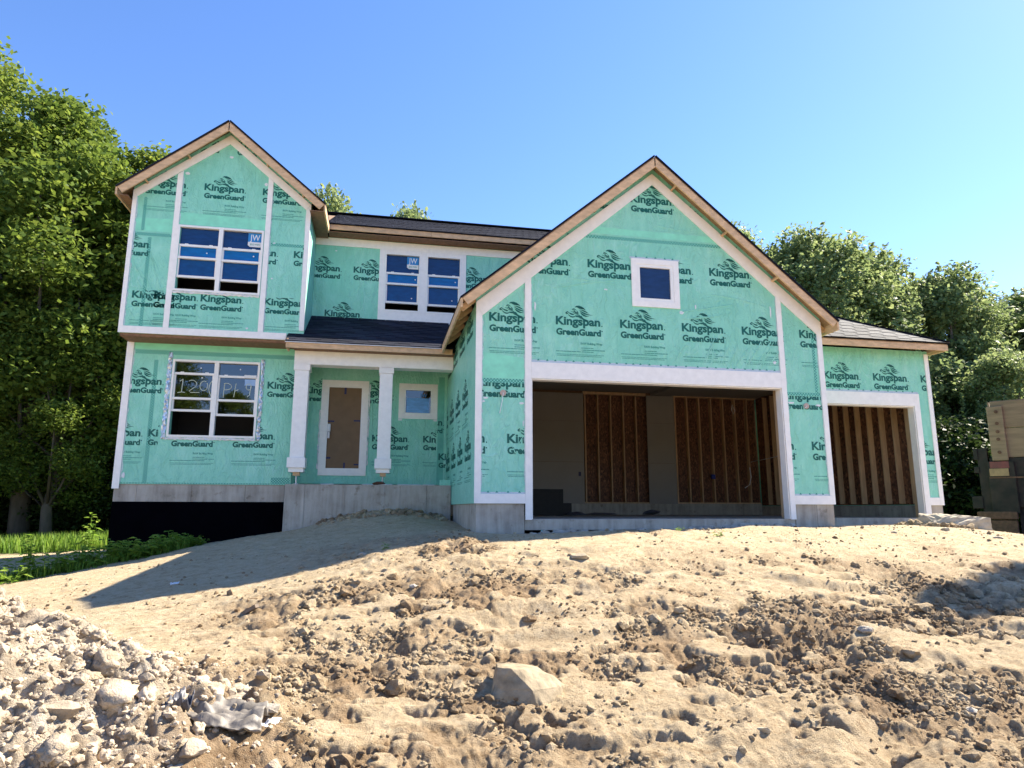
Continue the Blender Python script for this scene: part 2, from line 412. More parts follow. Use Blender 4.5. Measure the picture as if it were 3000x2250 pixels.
def detail(x, y):
    m = rough_mask(x, y); hp_ = sst(mound(x, y), .08, .3)
    d = .045 * fbm(x, y, .8, 3, 21) * np.clip(m + .25, 0, 1) + .058 * (plates(x, y) - .5) * zone(x, y)
    d = d + m * .030 * fbm(x, y, 2.4, 4, 31)
    q = x * .70
    wx = x + .05 * fbm(x, y, 4, 3, 3); wy = y + .05 * fbm(x, y, 4, 3, 4)
    d = d + clods(wx * .8, wy, .36, 100, .35, 2.9) * m * (.8 + .5 * hp_) + clods(wx + .7, wy, .22, 120, .7, 1.9) * hp_
    d = d + clods(q + .03 * fbm(x, y, 9, 2, 8), y + .03 * fbm(x, y, 9, 2, 9), .16, 140, .5, 2.7) * m * (1 + .7 * hp_)
    d = d + clods(q + .012 * fbm(x, y, 22, 2, 12), y, .08, 180, .6, 2.6) * np.clip(m, .12, 1) * (1 + .5 * hp_)
    d = d + clods(q, y, .042, 210, .6, 2.6) * np.clip(m, .10, 1)
    d = d + .009 * fbm(q, y, 9, 4, 71, .55) * (m + .3) + .016 * np.abs(fbm(x * .5 + .2 * y, y * 1.3, 3.2, 4, 81)) * (1 - m.clip(0, 1))
    d = d + .006 * fbm(q, y, 18, 2, 41, .6) * (.6 + m)
    # sliding ripple texture of the raked sand
    d = d + .010 * (1 - m.clip(0, 1)) * fbm(x * .8 + y * .5, y * 2.2, 4.5, 3, 51)
    for gx, gy, hl, hw, an, dp in GOUGES:
        dx, dy = x - gx, y - gy; u = dx * math.cos(an) + dy * math.sin(an); v = -dx * math.sin(an) + dy * math.cos(an)
        u = u + .05 * vnoise(x * 4, y * 4, 9); v = v + .05 * vnoise(x * 5, y * 5, 10)
        along = np.exp(-(u / hl) ** 4)
        prof = -dp * .8 * np.clip(1 - np.abs(v + hw * .5) / (hw * 1.3), 0, 1) ** .9 + dp * .35 * np.exp(-((v - hw * 1.2) / (hw * .8)) ** 2)
        d = d + along * prof
    # a flat pressed wheel lane in front of the boulder
    ln = np.exp(-((y - 6.05 - .05 * (x - 1.6)) / .10) ** 4) * np.exp(-((x - 1.9) / 1.1) ** 4)
    d = d * (1 - .85 * ln) - .02 * ln
    return d
def ground_z(x, y):
    x = np.asarray(x, float); y = np.asarray(y, float)
    fade = 1 - sst(np.hypot(x - 1, y - 7), 11, 16)
    house = 1 - .9 * sst(y, 10.4, 11.0) * sst(x, 1.3, 2.0)
    return base_z(x, y) + mound(x, y) + detail(x, y) * fade * house

def build_ground():
    r = [.3, .8, 1.4, 2.0, 2.6, 3.1]
    while r[-1] < 3.55: r.append(r[-1] * 1.03)
    while r[-1] < 17: r.append(r[-1] * (1.0030 if r[-1] < 9 else 1.0055))
    while r[-1] < 420: r.append(r[-1] * 1.045)
    r = np.array(r)
    c0 = YAW
    a = np.concatenate([np.linspace(c0 - math.pi, c0 - .92, 40, endpoint=False), np.linspace(c0 - .92, c0 + .92, 1150, endpoint=False), np.linspace(c0 + .92, c0 + math.pi, 40, endpoint=False)])
    R, A = np.meshgrid(r, a, indexing='ij')
    x = R * np.sin(A); y = R * np.cos(A); z = ground_z(x.ravel(), y.ravel())
    nr_, na = R.shape
    co = np.stack([x.ravel(), y.ravel(), z], 1)
    i = np.arange(nr_ - 1)[:, None] * na; j = np.arange(na)[None]; j2 = (j + 1) % na
    quads = np.stack([i + j, i + j2, i + j2 + na, i + j + na], -1).reshape(-1, 4)[:, ::-1]
    me = bpy.data.meshes.new('ground')
    me.vertices.add(len(co)); me.vertices.foreach_set('co', co.astype(np.float32).ravel())
    nq = len(quads); me.loops.add(nq * 4); me.loops.foreach_set('vertex_index', quads.astype(np.int32).ravel())
    me.polygons.add(nq); me.polygons.foreach_set('loop_start', np.arange(0, nq * 4, 4, dtype=np.int32)); me.polygons.foreach_set('loop_total', np.full(nq, 4, np.int32))
    me.polygons.foreach_set('use_smooth', np.ones(nq, bool)); me.update(calc_edges=True)
    # how lumpy the soil is at each vertex: the turned-over soil is the darker, damper one
    at = me.attributes.new('turned', 'FLOAT', 'POINT')
    at.data.foreach_set('value', rough_mask(co[:, 0], co[:, 1]).astype(np.float32))
    mo = me.attributes.new('heap', 'FLOAT', 'POINT')
    mo.data.foreach_set('value', sst(mound(co[:, 0], co[:, 1]), .16, .36).astype(np.float32))
    gr = me.attributes.new('turf', 'FLOAT', 'POINT')
    X, Y = co[:, 0], co[:, 1]
    turf = sst(np.hypot((X - 3) * .8, (Y - 8) * .8), 15, 22) * sst(Y, 8, 14) + sst(np.hypot(X, Y), 45, 60) * (Y < 14) + sst(-X + .35 * fbm(X, Y, 1.0, 3, 90), 5.3, 6.3) * sst(Y, 21.6, 22.4)
    gr.data.foreach_set('value', np.clip(turf, 0, 1).astype(np.float32))
    return me
def mat_soil(name='sandy_soil', attrs=True):
    N = NT(name)
    g = N.n('ShaderNodeNewGeometry'); P = g.outputs['Position']
    f = noise(N, P, .9, 6, .6); f2 = noise(N, P, 6, 6, .65); f3 = noise(N, P, 40, 5, .7)
    dry = ramp(N, f2, [(.3, (.48, .365, .225)), (.55, (.57, .455, .30)), (.75, (.64, .53, .37))])
    wet = ramp(N, f2, [(.3, (.19, .125, .07)), (.6, (.36, .255, .155)), (.8, (.50, .375, .245))])
    gry = ramp(N, noise(N, P, 4.0, 5, .6), [(.3, (.34, .275, .20)), (.5, (.46, .385, .295)), (.7, (.56, .50, .42))])
    mx = N.n('ShaderNodeMix', data_type='RGBA')
    if attrs:
        at = N.n('ShaderNodeAttribute', attribute_name='turned')
        m1 = N.n('ShaderNodeMath', operation='MULTIPLY'); N.l(at.outputs['Fac'], m1.inputs[0]); N.l(ramp(N, f, [(.35, (.45,) * 3), (.6, (1,) * 3)]), m1.inputs[1])
        N.l(m1.outputs[0], mx.inputs[0])
    else: N.l(ramp(N, f, [(.4, (0,) * 3), (.6, (1,) * 3)]), mx.inputs[0])
    N.l(dry, mx.inputs[6]); N.l(wet, mx.inputs[7]); col = mx.outputs[2]
    if attrs:
        h = N.n('ShaderNodeAttribute', attribute_name='heap'); m2 = N.n('ShaderNodeMix', data_type='RGBA')
        N.l(h.outputs['Fac'], m2.inputs[0]); N.l(col, m2.inputs[6]); N.l(gry, m2.inputs[7]); col = m2.outputs[2]
        t = N.n('ShaderNodeAttribute', attribute_name='turf'); m3 = N.n('ShaderNodeMix', data_type='RGBA')
        N.l(t.outputs['Fac'], m3.inputs[0]); N.l(col, m3.inputs[6])
        N.l(ramp(N, f2, [(.3, (.035, .06, .015)), (.7, (.10, .14, .04))]), m3.inputs[7]); col = m3.outputs[2]
    s2 = N.n('ShaderNodeMix', data_type='RGBA', blend_type='MULTIPLY'); s2.inputs[0].default_value = .75
    N.l(col, s2.inputs[6]); N.l(ramp(N, noise(N, mapping(N, P, (.55, 1.2, 1)), 13, 6, .75), [(.34, (.50, .41, .33)), (.47, (1, 1, 1))]), s2.inputs[7]); col = s2.outputs[2]
    sp = N.n('ShaderNodeMix', data_type='RGBA', blend_type='MULTIPLY'); sp.inputs[0].default_value = .6
    N.l(col, sp.inputs[6]); N.l(ramp(N, f3, [(.3, (.55, .5, .45)), (.5, (1, 1, 1))]), sp.inputs[7]); col = sp.outputs[2]
    b = N.n('ShaderNodeBsdfPrincipled'); N.l(col, b.inputs['Base Color']); b.inputs['Roughness'].default_value = .95; b.inputs['Specular IOR Level'].default_value = .15
    bp = N.n('ShaderNodeBump'); bp.inputs['Strength'].default_value = .8; bp.inputs['Distance'].default_value = .012
    a = N.n('ShaderNodeMath', operation='ADD'); N.l(f3, a.inputs[0]); N.l(noise(N, P, 130, 3, .7), a.inputs[1])
    N.l(a.outputs[0], bp.inputs['Height']); N.l(bp.outputs[0], b.inputs['Normal'])
    bp.inputs['Distance'].default_value = .022; bp.inputs['Strength'].default_value = 1.0
    N.l(b.outputs[0], N.out.inputs[0]); return N.m
M['soil'] = mat_soil()
M['clod'] = mat_soil('loose_soil_clod', False)
M['heapclod'] = simple('grey_tan_clod', (.40, .325, .24), .95, .4, 5, 1.0, 60, spec=.15)
M['rock'] = simple('tan_rock', (.40, .33, .23), .85, .22, 6, .5, 30, spec=.25)
M['boulder'] = simple('tan_boulder_stone', (.29, .23, .15), .85, .4, 7, .9, 22, spec=.3)
M['greyrock'] = simple('grey_rock', (.36, .315, .26), .85, .25, 8, .6, 30, spec=.25)
link('ground', build_ground(), M['soil'], kind='structure')
def gz(x, y): return float(ground_z(np.array([x]), np.array([y]))[0])

# ------------------------------------------------------------------ the house
HL = 'unfinished two-storey house in green building wrap with white trim and open garage bays'
house = thing('house', (3.0, 15.0, -.45), HL, 'house')
YG, YT, YP, YB, YL, YU, YM = 11.321, 12.525, 14.972, 16.354, 15.608, 15.012, 16.354
FL = -.18      # garage floor
EPS = .004

def wall(name, outline, y, thick, holes=(), **kw):
    return MB().poly(outline, y, y + thick, [rect(*h) for h in holes]).build(name, M['wrap'], house, **kw)

# garage front
GO = (2.562, 7.442, -.6, 2.262)
gable_out = [(1.567, .083), (2.45, .083), (2.45, 2.3), (7.54, 2.3), (7.54, .083), (8.382, .083), (8.382, 3.70), (8.20, 3.88), (4.975, 6.53), (1.75, 3.88), (1.567, 3.70)]
w_gar = wall('garage_front_wall', gable_out, YG, .14, [(4.62, 5.33, 3.83, 4.53)])
# return wall of the garage facing the porch
w_ret = MB().box(1.567, 1.70, YG + .142, 19.3, .083, 3.60).build('garage_side_wall', M['wrap'], house)
# third bay
w_thd = wall('single_bay_wall', [(8.384, .083), (8.66, .083), (8.66, 2.24), (11.44, 2.24), (11.44, .083), (11.89, .083), (11.89, 3.46), (8.384, 3.46)], YT, .14)
MB().box(11.75, 11.888, YT + .142, 19.4, .083, 3.555).build('single_bay_side_wall', M['wrap'], house)
# porch back, lower wall, bay, middle wall
w_por = wall('porch_back_wall', rect(-1.95, 1.565, .56, 3.45), YB, .14, [(-1.30, -.46, .86, 2.92), (.50, 1.22, 2.20, 2.93)])
w_low = wall('lower_front_wall', rect(-5.528, -1.93, .5, 3.60), YL, .14, [(-4.52, -2.78, 1.56, 3.19)])
MB().box(-2.07, -1.932, YL + .142, YB + .1, .5, 3.45).build('porch_left_wall', M['wrap'], house)
MB().box(-5.528, -5.40, YL + .142, 21.6, .5, 3.60).build('house_left_wall', M['wrap'], house)
bay_out = [(-5.528, 3.64), (-1.773, 3.64), (-1.773, 6.95), (-3.625, 8.50), (-5.528, 6.95)]
w_bay = wall('upper_bay_wall', bay_out, YU, .14, [(-4.50, -2.80, 4.67, 6.09)])
MB().box(-1.911, -1.773, YU + .142, YM + .05, 3.64, 6.95).build('upper_bay_side_wall', M['wrap'], house)
MB().box(-5.528, -5.39, YU + .142, 21.6, 3.64, 6.95).build('upper_bay_side_wall', M['wrap'], house)
w_mid = wall('upper_middle_wall', rect(-1.770, 6.0, 3.7, 6.66), YM, .14, [(-.03, .79, 4.86, 6.32), (1.00, 1.83, 4.86, 6.32)])
MB().box(5.86, 6.0, YM + .142, 21.6, 3.7, 6.66).build('house_right_wall', M['wrap'], house)
MB().box(-5.39, 5.86, 21.66, 21.8, -.5, 6.66).build('house_back_wall', M['wrap'], house)

# ---- trim boards, each its own board
T = .022
def trim(pts, y, th=T, name='trim_board', mat='trim'):
    return MB().poly(pts, y - th, y - .001).build(name, M[mat], house)
def trimr(x0, x1, z0, z1, y, th=T, name='trim_board', mat='trim'): return trim(rect(x0, x1, z0, z1), y, th, name, mat)
# garage
trim([(1.567, .245), (1.677, .245), (1.677, 3.36), (1.567, 3.60)], YG)
trimr(1.567, 2.448, .083, .244, YG)
trim([(2.45, FL - .01), (2.562, FL - .01), (2.562, 4.115), (2.45, 4.02)], YG)
trimr(2.564, 7.440, 2.262, 2.555, YG)
trim([(7.442, FL - .01), (7.545, FL - .01), (7.545, 4.02), (7.442, 4.11)], YG)
trimr(7.547, 8.382, .083, .244, YG)
trim([(8.28, .245), (8.382, .245), (8.382, 3.60), (8.28, 3.36)], YG)
trim([(1.567, 3.602), (1.679, 3.362), (4.975, 6.175), (4.975, 6.40)], YG, .024, 'rake_trim_board')
trim([(4.977, 6.40), (4.977, 6.175), (8.278, 3.362), (8.382, 3.602)], YG, .024, 'rake_trim_board')
# flashing strip with sealing teeth over the header
def flash_strip(x0, x1, z0, z1, y, teeth=True):
    o = trimr(x0, x1, z0, z1, y, .006, 'flashing_strip', 'flash')
    if teeth:
        mb = MB(); x = x0 + .1
        while x < x1 - .1:
            mb.poly([(x, z1 - .012), (x + .05, z1 - .012), (x + .025, z1 + .022)], y - .009, y - .0065); x += rnd.uniform(.13, .24)
        mb.build('flashing_teeth', M['print_soft'], o)
flash_strip(2.565, 7.44, 2.557, 2.60, YG); flash_strip(1.68, 2.448, .246, .275, YG); flash_strip(7.55, 8.28, .246, .275, YG)
# jambs and liners of the garage openings (white wraps of the opening depth)
for x0, x1, z0, z1 in ((2.564, 2.582, FL, 2.24), (7.422, 7.440, FL, 2.24), (2.564, 7.44, 2.242, 2.260)):
    box('jamb_board', M['trim'], house, x0, x1, YG + .001, YG + .17, z0, z1)
# third bay trims
trimr(11.79, 11.892, .083, 3.39, YT)
trimr(8.40, 11.418, 2.214, 2.485, YT)
trimr(11.42, 11.552, FL - .01, 2.485, YT)
trimr(8.55, 8.678, FL - .01, 2.212, YT)
trimr(11.554, 11.788, .083, .244, YT)
flash_strip(8.4, 11.55, 2.487, 2.53, YT)
for x0, x1, z0, z1 in ((8.68, 8.698, FL, 2.19), (11.40, 11.418, FL, 2.19), (8.68, 11.418, 2.192, 2.210)):
    box('jamb_board', M['trim'], house, x0, x1, YT + .001, YT + .17, z0, z1)
# lower wall corner
trimr(-5.528, -5.39, .40, 3.58, YL)
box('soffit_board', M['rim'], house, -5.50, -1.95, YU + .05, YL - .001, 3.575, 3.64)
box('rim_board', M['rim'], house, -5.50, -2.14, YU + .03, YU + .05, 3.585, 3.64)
# bay
trim([(-5.528, 3.79), (-5.44, 3.79), (-5.44, 6.72), (-5.528, 6.85)], YU)
trimr(-5.528, -2.137, 3.64, 3.788, YU)
trim([(-4.66, 3.79), (-4.55, 3.79), (-4.55, 7.41), (-4.66, 7.32)], YU)
trim([(-2.74, 3.79), (-2.63, 3.79), (-2.63, 7.34), (-2.74, 7.43)], YU)
trim([(-1.875, 3.865), (-1.773, 3.865), (-1.773, 6.85), (-1.875, 6.72)], YU)
trim([(-5.528, 6.852), (-5.438, 6.722), (-3.622, 8.165), (-3.622, 8.385)], YU, .024, 'rake_trim_board')
trim([(-3.620, 8.385), (-3.620, 8.165), (-1.877, 6.722), (-1.773, 6.852)], YU, .024, 'rake_trim_board')
# middle wall: frieze and window casing
trimr(-1.772, 5.9, 6.442, 6.64, YM)
trimr(-.202, -.075, 4.822, 6.44, YM); trimr(.832, .962, 4.822, 6.44, YM); trimr(1.872, 1.985, 4.822, 6.44, YM)
trimr(-.202, 1.985, 4.56, 4.820, YM); trimr(-.073, .830, 6.362, 6.44, YM); trimr(.964, 1.870, 6.362, 6.44, YM)

# ---- printed lettering of the wrap
def text_mesh(txt, bold=0.0, sx=1.0):
    cu = bpy.data.curves.new('print_text', 'FONT'); cu.body = txt; cu.size = 1; cu.offset = bold; cu.resolution_u = 3; cu.fill_mode = 'FRONT'
    o = bpy.data.objects.new('print_text', cu); COL.objects.link(o)
    dg = bpy.context.evaluated_depsgraph_get(); me = bpy.data.meshes.new_from_object(o.evaluated_get(dg))
    bpy.data.objects.remove(o); bpy.data.curves.remove(cu)
    v = np.array([tuple(p.co) for p in me.vertices]); f = [tuple(p.vertices) for p in me.polygons]
    bpy.data.meshes.remove(me)
    v[:, 0] -= v[:, 0].min(); return v[:, :2] * np.array([sx, 1]), f
def strip2d(pts, ws):
    v = []; f = []
    P_ = [Vector(p) for p in pts]
    for k, p in enumerate(P_):
        d = (P_[min(k + 1, len(P_) - 1)] - P_[max(k - 1, 0)]).normalized(); nn = Vector((-d.y, d.x)) * ws[k] / 2
        v += [p + nn, p - nn]
    for k in range(len(P_) - 1): f.append((2 * k, 2 * k + 1, 2 * k + 3, 2 * k + 2))
    return [tuple(a) for a in v], f
class Print2D:
    def __init__(s): s.v = []; s.f = []
    def add(s, v, f, ox=0, oy=0, k=1.0):
        i = len(s.v); s.v += [(a[0] * k + ox, a[1] * k + oy) for a in v]; s.f += [tuple(i + j for j in q) for q in f]
    def rect(s, x0, x1, y0, y1): s.add(rect(x0, x1, y0, y1), [(0, 1, 2, 3)])
def lion(pr):
    S = .84 / 1195
    def c(x, y): return ((x - 80) * S, (655 + .0586 * (x - 80) - y) * S)
    strokes = [
     ([(595, 208), (640, 190), (705, 190), (775, 215), (835, 250), (885, 292)], [6, 32, 40, 38, 26, 4]),
     ([(650, 205), (720, 232), (790, 240), (850, 262)], [8, 28, 26, 6]),
     ([(715, 278), (790, 288), (850, 318), (905, 345), (965, 378)], [4, 20, 28, 22, 3]),
     ([(725, 305), (790, 345), (860, 385), (950, 412), (1075, 432)], [4, 26, 30, 18, 2]),
     ([(738, 345), (785, 395), (835, 430), (895, 455), (975, 462)], [4, 30, 34, 22, 3]),
     ([(520, 290), (530, 262), (560, 248), (600, 250)], [6, 14, 16, 6]),
     ([(540, 268), (575, 285), (610, 275), (640, 290)], [6, 22, 18, 4]),
     ([(545, 315), (580, 320), (615, 350), (655, 368), (695, 385)], [6, 26, 30, 24, 8]),
     ([(640, 300), (665, 335), (685, 370)], [6, 20, 10]),
     ([(350, 375), (365, 345), (400, 328), (430, 345)], [20, 26, 22, 10]),
     ([(355, 372), (385, 382), (420, 360)], [18, 22, 8]),
     ([(425, 350), (470, 378), (520, 398), (570, 408)], [10, 26, 34, 16]),
     ([(480, 330), (510, 322), (545, 345), (600, 380), (660, 400), (725, 430)], [4, 10, 10, 12, 14, 12]),
     ([(410, 385), (440, 430), (490, 462), (540, 472), (600, 458)], [4, 18, 26, 26, 14]),
     ([(590, 440), (640, 452), (700, 452), (760, 465), (800, 520), (860, 548), (960, 575)], [10, 34, 32, 40, 38, 26, 8]),
     ([(690, 480), (740, 500), (790, 520)], [6, 20, 10])]
    for pts, ws in strokes:
        v, f = strip2d([c(*p) for p in pts], [w * S * 1.3 for w in ws]); pr.add(v, f)
logo = Print2D(); fine = Print2D()
kv, kf = text_mesh('Kingspan', .036); kk = .84 / kv[:, 0].max()
KSX = kk; KSY = .150 / .70   # keep the tall narrow proportion of the print
kv2 = [(a[0] * kk, a[1] * KSY) for a in kv]; logo.add(kv2, kf)
gv, gf = text_mesh('GreenGuard', .048); gk = .845 / gv[:, 0].max()
logo.add([(a[0] * gk, a[1] * .112 / .70) for a in gv], gf, .005, -.188)
lion(logo)
for cx, cy in ((.872, .0), (.872, -.095)):
    logo.add([(cx + .012 * math.cos(t * math.pi / 4), cy + .012 * math.sin(t * math.pi / 4)) for t in range(8)], [tuple(range(8))])
bv, bf = text_mesh('RAW Building Wrap', .03); bk = .41 / bv[:, 0].max()
fine.add([(a[0] * bk, a[1] * bk * 1.15) for a in bv], bf, .46, -.36)
for x0, x1, z, h in ((.46, .70, -.425, .013), (.46, .92, -.463, .014), (.0, .70, -.497, .013), (.01, .90, -.552, .009), (.02, .85, -.578, .009)):
    x = x0
    while x < x1:
        w = rnd.uniform(.03, .09); fine.rect(x, min(x + w, x1), z - h / 2, z + h / 2); x += w + .006
ROOFC = {}
def put_logo(parent, x, z, y, clip=None, with_fine=True, axis='Y', both=True):
    """x,z = lower left corner of the K; clip=(x0,x1,z0,z1)"""
    for pr, nm, mt in ((logo, 'printed_logo', 'print'), (fine, 'printed_notes', 'print_soft')):
        if pr is fine and not with_fine: continue
        bm = bmesh.new()
        vs = [bm.verts.new((a[0] + x, 0, a[1] + z)) for a in pr.v]
        for q in pr.f:
            try: bm.faces.new([vs[k] for k in q])
            except ValueError: pass
        if clip:
            for co, no in (((clip[0], 0, 0), (-1, 0, 0)), ((clip[1], 0, 0), (1, 0, 0)), ((0, 0, clip[2]), (0, 0, -1)), ((0, 0, clip[3]), (0, 0, 1))):
                bmesh.ops.bisect_plane(bm, geom=bm.verts[:] + bm.edges[:] + bm.faces[:], dist=1e-5, plane_co=co, plane_no=no, clear_outer=True)
        for co, no in ROOFC.get(parent, ()):
            bmesh.ops.bisect_plane(bm, geom=bm.verts[:] + bm.edges[:] + bm.faces[:], dist=1e-5, plane_co=co, plane_no=no, clear_outer=True)
        if not bm.faces: bm.free(); continue
        for v in bm.verts:
            if axis == 'Y': v.co.y = y - .003
            else: v.co = Vector((y - .003, -v.co.x, v.co.z))
        bmesh.ops.recalc_face_normals(bm, faces=bm.faces[:])
        me = bpy.data.meshes.new(nm); bm.to_mesh(me); bm.free()
        link(nm, me, M[mt], parent, kind='stuff')
def row(parent, xs, z, y, clip, **k):
    for x in xs: put_logo(parent, x, z, y, clip, **k)
ROOFC[w_gar] = [((4.925, 0, 6.50), (-.83, 0, 1)), ((4.925, 0, 6.50), (.84, 0, 1))]
ROOFC[w_bay] = [((-3.61, 0, 8.46), (-.831, 0, 1)), ((-3.61, 0, 8.46), (.83, 0, 1))]
GC = (1.68, 8.28, .28, 6.2)
put_logo(w_gar, 4.525, 5.79, YG, (1.6, 8.35, 5.1, 6.5), False)
put_logo(w_gar, 5.746, 5.79, YG, (1.6, 8.35, 5.1, 6.5), False); put_logo(w_gar, 3.305, 5.79, YG, (1.6, 8.35, 5.1, 6.5), False)
row(w_gar, [2.42, 3.64], 4.41, YG, (1.6, 4.49, 4.0, 5.4), with_fine=False)
put_logo(w_gar, 4.86, 4.41, YG, (5.445, 8.3, 4.0, 5.0), False)
row(w_gar, [6.08, 7.31], 4.415, YG, (5.45, 8.38, 4.0, 5.4), with_fine=False)
row(w_gar, [1.80, 3.02, 4.243, 5.463, 6.69, 7.91], 3.28, YG, (1.68, 8.28, 2.6, 4.2))
row(w_gar, [1.594], 2.10, YG, (1.68, 2.45, 1.3, 2.16), with_fine=False)
row(w_gar, [7.446], 2.06, YG, (7.546, 8.28, 1.3, 2.12), with_fine=False)
row(w_gar, [.90, 2.131], 1.115, YG, (1.68, 2.45, .28, 1.5)); row(w_gar, [6.77, 7.99], 1.10, YG, (7.546, 8.28, .28, 1.5))
BC = (-5.44, -1.876, 3.80, 8.2)
row(w_bay, [-5.32, -4.093, -2.85], 7.01, YU, (-5.44, -1.876, 6.2, 8.3)); row(w_bay, [-4.7, -3.47], 8.12, YU, (-5.0, -2.2, 7.85, 8.5), with_fine=False)
row(w_bay, [-5.95], 5.555, YU, (-5.44, -4.66, 4.9, 6.1), with_fine=False); row(w_bay, [-3.31, -2.089], 5.56, YU, (-2.63, -1.876, 4.9, 6.1), with_fine=False)
row(w_bay, [-5.335, -4.9, -3.965, -2.65], 4.42, YU, (-5.44, -1.876, 3.80, 4.60))
row(w_low, [-5.6, -2.557], 2.65, YL, (-5.39, -1.94, 1.9, 3.5), with_fine=False)
row(w_low, [-5.92], 1.515, YL, (-5.39, -5.0, .6, 1.9)); put_logo(w_low, -4.926, 1.52, YL, (-5.39, -4.72, .6, 1.9), False)
row(w_low, [-4.457, -3.206], 1.505, YL, (-4.6, -1.94, .6, 1.50)); put_logo(w_low, -3.206, 1.505, YL, (-2.66, -1.94, 1.5, 1.9), False)
row(w_mid, [-2.0, -.829], 5.78, YM, (-1.76, -.204, 5.0, 6.4), with_fine=False); row(w_mid, [1.70, 2.95], 5.76, YM, (1.99, 4.2, 5.0, 6.4), with_fine=False)
row(w_mid, [-1.47], 4.625, YM, (-1.76, -.204, 4.45, 5.2), with_fine=False)
row(w_por, [-1.83], 2.70, YB, (-1.92, -1.44, 2.4, 3.2), with_fine=False); row(w_por, [-.62], 2.69, YB, (-.33, .385, 2.4, 3.2), with_fine=False)
row(w_por, [.62], 2.0, YB, (1.34, 1.56, 1.7, 2.6), with_fine=False)
row(w_por, [-.215, 1.0], 1.58, YB, (-.32, 1.32, .6, 2.13)); put_logo(w_por, 1.38, 1.16, YB, (1.33, 1.56, .8, 1.5), False)
row(w_thd, [9.262, 10.463, 11.66], 2.76, YT, (8.45, 11.79, 2.53, 3.4), with_fine=False); put_logo(w_thd, 11.02, 1.15, YT, (11.555, 11.79, .3, 1.6))
for z, off in ((3.30, .1), (2.10, .7), (1.05, .2)):
    for k in range(4): put_logo(w_ret, -(12.45 + off + 1.22 * k) - 0.0, z, 1.567, (-16.3, -11.5, .3, 3.55), z < 3, axis='X')
# seam bands: the cross-hatched edges of the rolls
def mat_hatch():
    N = NT('hatched_roll_edge')
    g = N.n('ShaderNodeNewGeometry'); P = g.outputs['Position']; s = N.n('ShaderNodeSeparateXYZ'); N.l(P, s.inputs[0])
    def wave(a, b):
        m = N.n('ShaderNodeMath', operation='MULTIPLY'); N.l(s.outputs['X'], m.inputs[0]); m.inputs[1].default_value = a
        n2 = N.n('ShaderNodeMath', operation='MULTIPLY_ADD'); N.l(s.outputs['Z'], n2.inputs[0]); n2.inputs[1].default_value = b; N.l(m.outputs[0], n2.inputs[2])
        c = N.n('ShaderNodeMath', operation='SINE'); N.l(n2.outputs[0], c.inputs[0]); return c.outputs[0]
    mx = N.n('ShaderNodeMath', operation='MAXIMUM'); N.l(wave(110, 110), mx.inputs[0]); N.l(wave(110, -110), mx.inputs[1])
    c = ramp(N, mx.outputs[0], [(.45, (.22, .62, .49)), (.72, (.03, .25, .19))])
    b = N.n('ShaderNodeBsdfPrincipled'); N.l(c, b.inputs['Base Color']); b.inputs['Roughness'].default_value = .5
    N.l(b.outputs[0], N.out.inputs[0]); return N.m
M['hatch'] = mat_hatch()
def seam(par, x0, x1, z0, z1, y): 
    box('seam_band', M['hatch'], par, x0, x1, y - .0022, y - .0008, z0, z1)
seam(w_gar, 3.25, 6.7, 4.985, 5.045, YG); seam(w_gar, 1.68, 2.448, 2.16, 2.235, YG); seam(w_gar, 7.547, 8.28, 2.13, 2.19, YG); seam(w_gar, 8.16, 8.22, 2.19, 3.45, YG)
seam(w_bay, -5.14, -5.07, 3.80, 5.80, YU); seam(w_bay, -5.44, -4.66, 5.83, 5.90, YU); seam(w_bay, -5.30, -5.235, 5.95, 6.72, YU); seam(w_bay, -2.63, -1.876, 5.80, 5.87, YU)
seam(w_low, -4.95, -4.87, .53, 3.20, YL); seam(w_low, -5.38, -1.95, 3.33, 3.42, YL); seam(w_low, -5.38, -1.95, .51, .53, YL); seam(w_low, -2.35, -1.95, .53, .66, YL)
# overlapping flaps of wrap, slightly proud
def flap(par, pts, y, mat='wrap', t=.003): return MB().poly(pts, y - t, y - .0006).build('wrap_flap', M[mat], par)
flap(w_ret, [(1.28, .083), (1.52, .07), (1.54, .62), (1.30, .62)], YP - .02, 'wrap')
flap(w_gar, [(3.0, 5.06), (6.95, 5.05), (6.75, 5.22), (3.2, 5.23)], YG, 'wrap', .0022)
flap(w_por, [(1.34, .56), (1.50, .56), (1.50, 3.2), (1.36, 3.2)], YB, 'wrap_dark', .0022)
M['wrap_light'] = simple('light_green_wrap_lap', (.27, .74, .52), .35, .10, 5, .4, 12)
flap(w_bay, [(-4.55, 6.16), (-2.74, 6.16), (-2.74, 6.40), (-4.55, 6.44)], YU, 'wrap_light', .0018)
flap(w_bay, [(-5.44, 5.94), (-4.66, 5.94), (-4.66, 6.26), (-5.44, 6.22)], YU, 'wrap_light', .0018)
flap(w_gar, [(3.3, 5.09), (6.6, 5.08), (6.45, 5.20), (3.5, 5.22)], YG, 'wrap_light', .0028)
flap(w_low, [(-5.38, 3.44), (-1.95, 3.44), (-1.95, 3.57), (-5.38, 3.57)], YL, 'wrap_light', .0018)
flap(w_gar, [(1.68, 2.24), (2.448, 2.24), (2.448, 2.62), (1.68, 2.70)], YG, 'wrap_light', .0018)
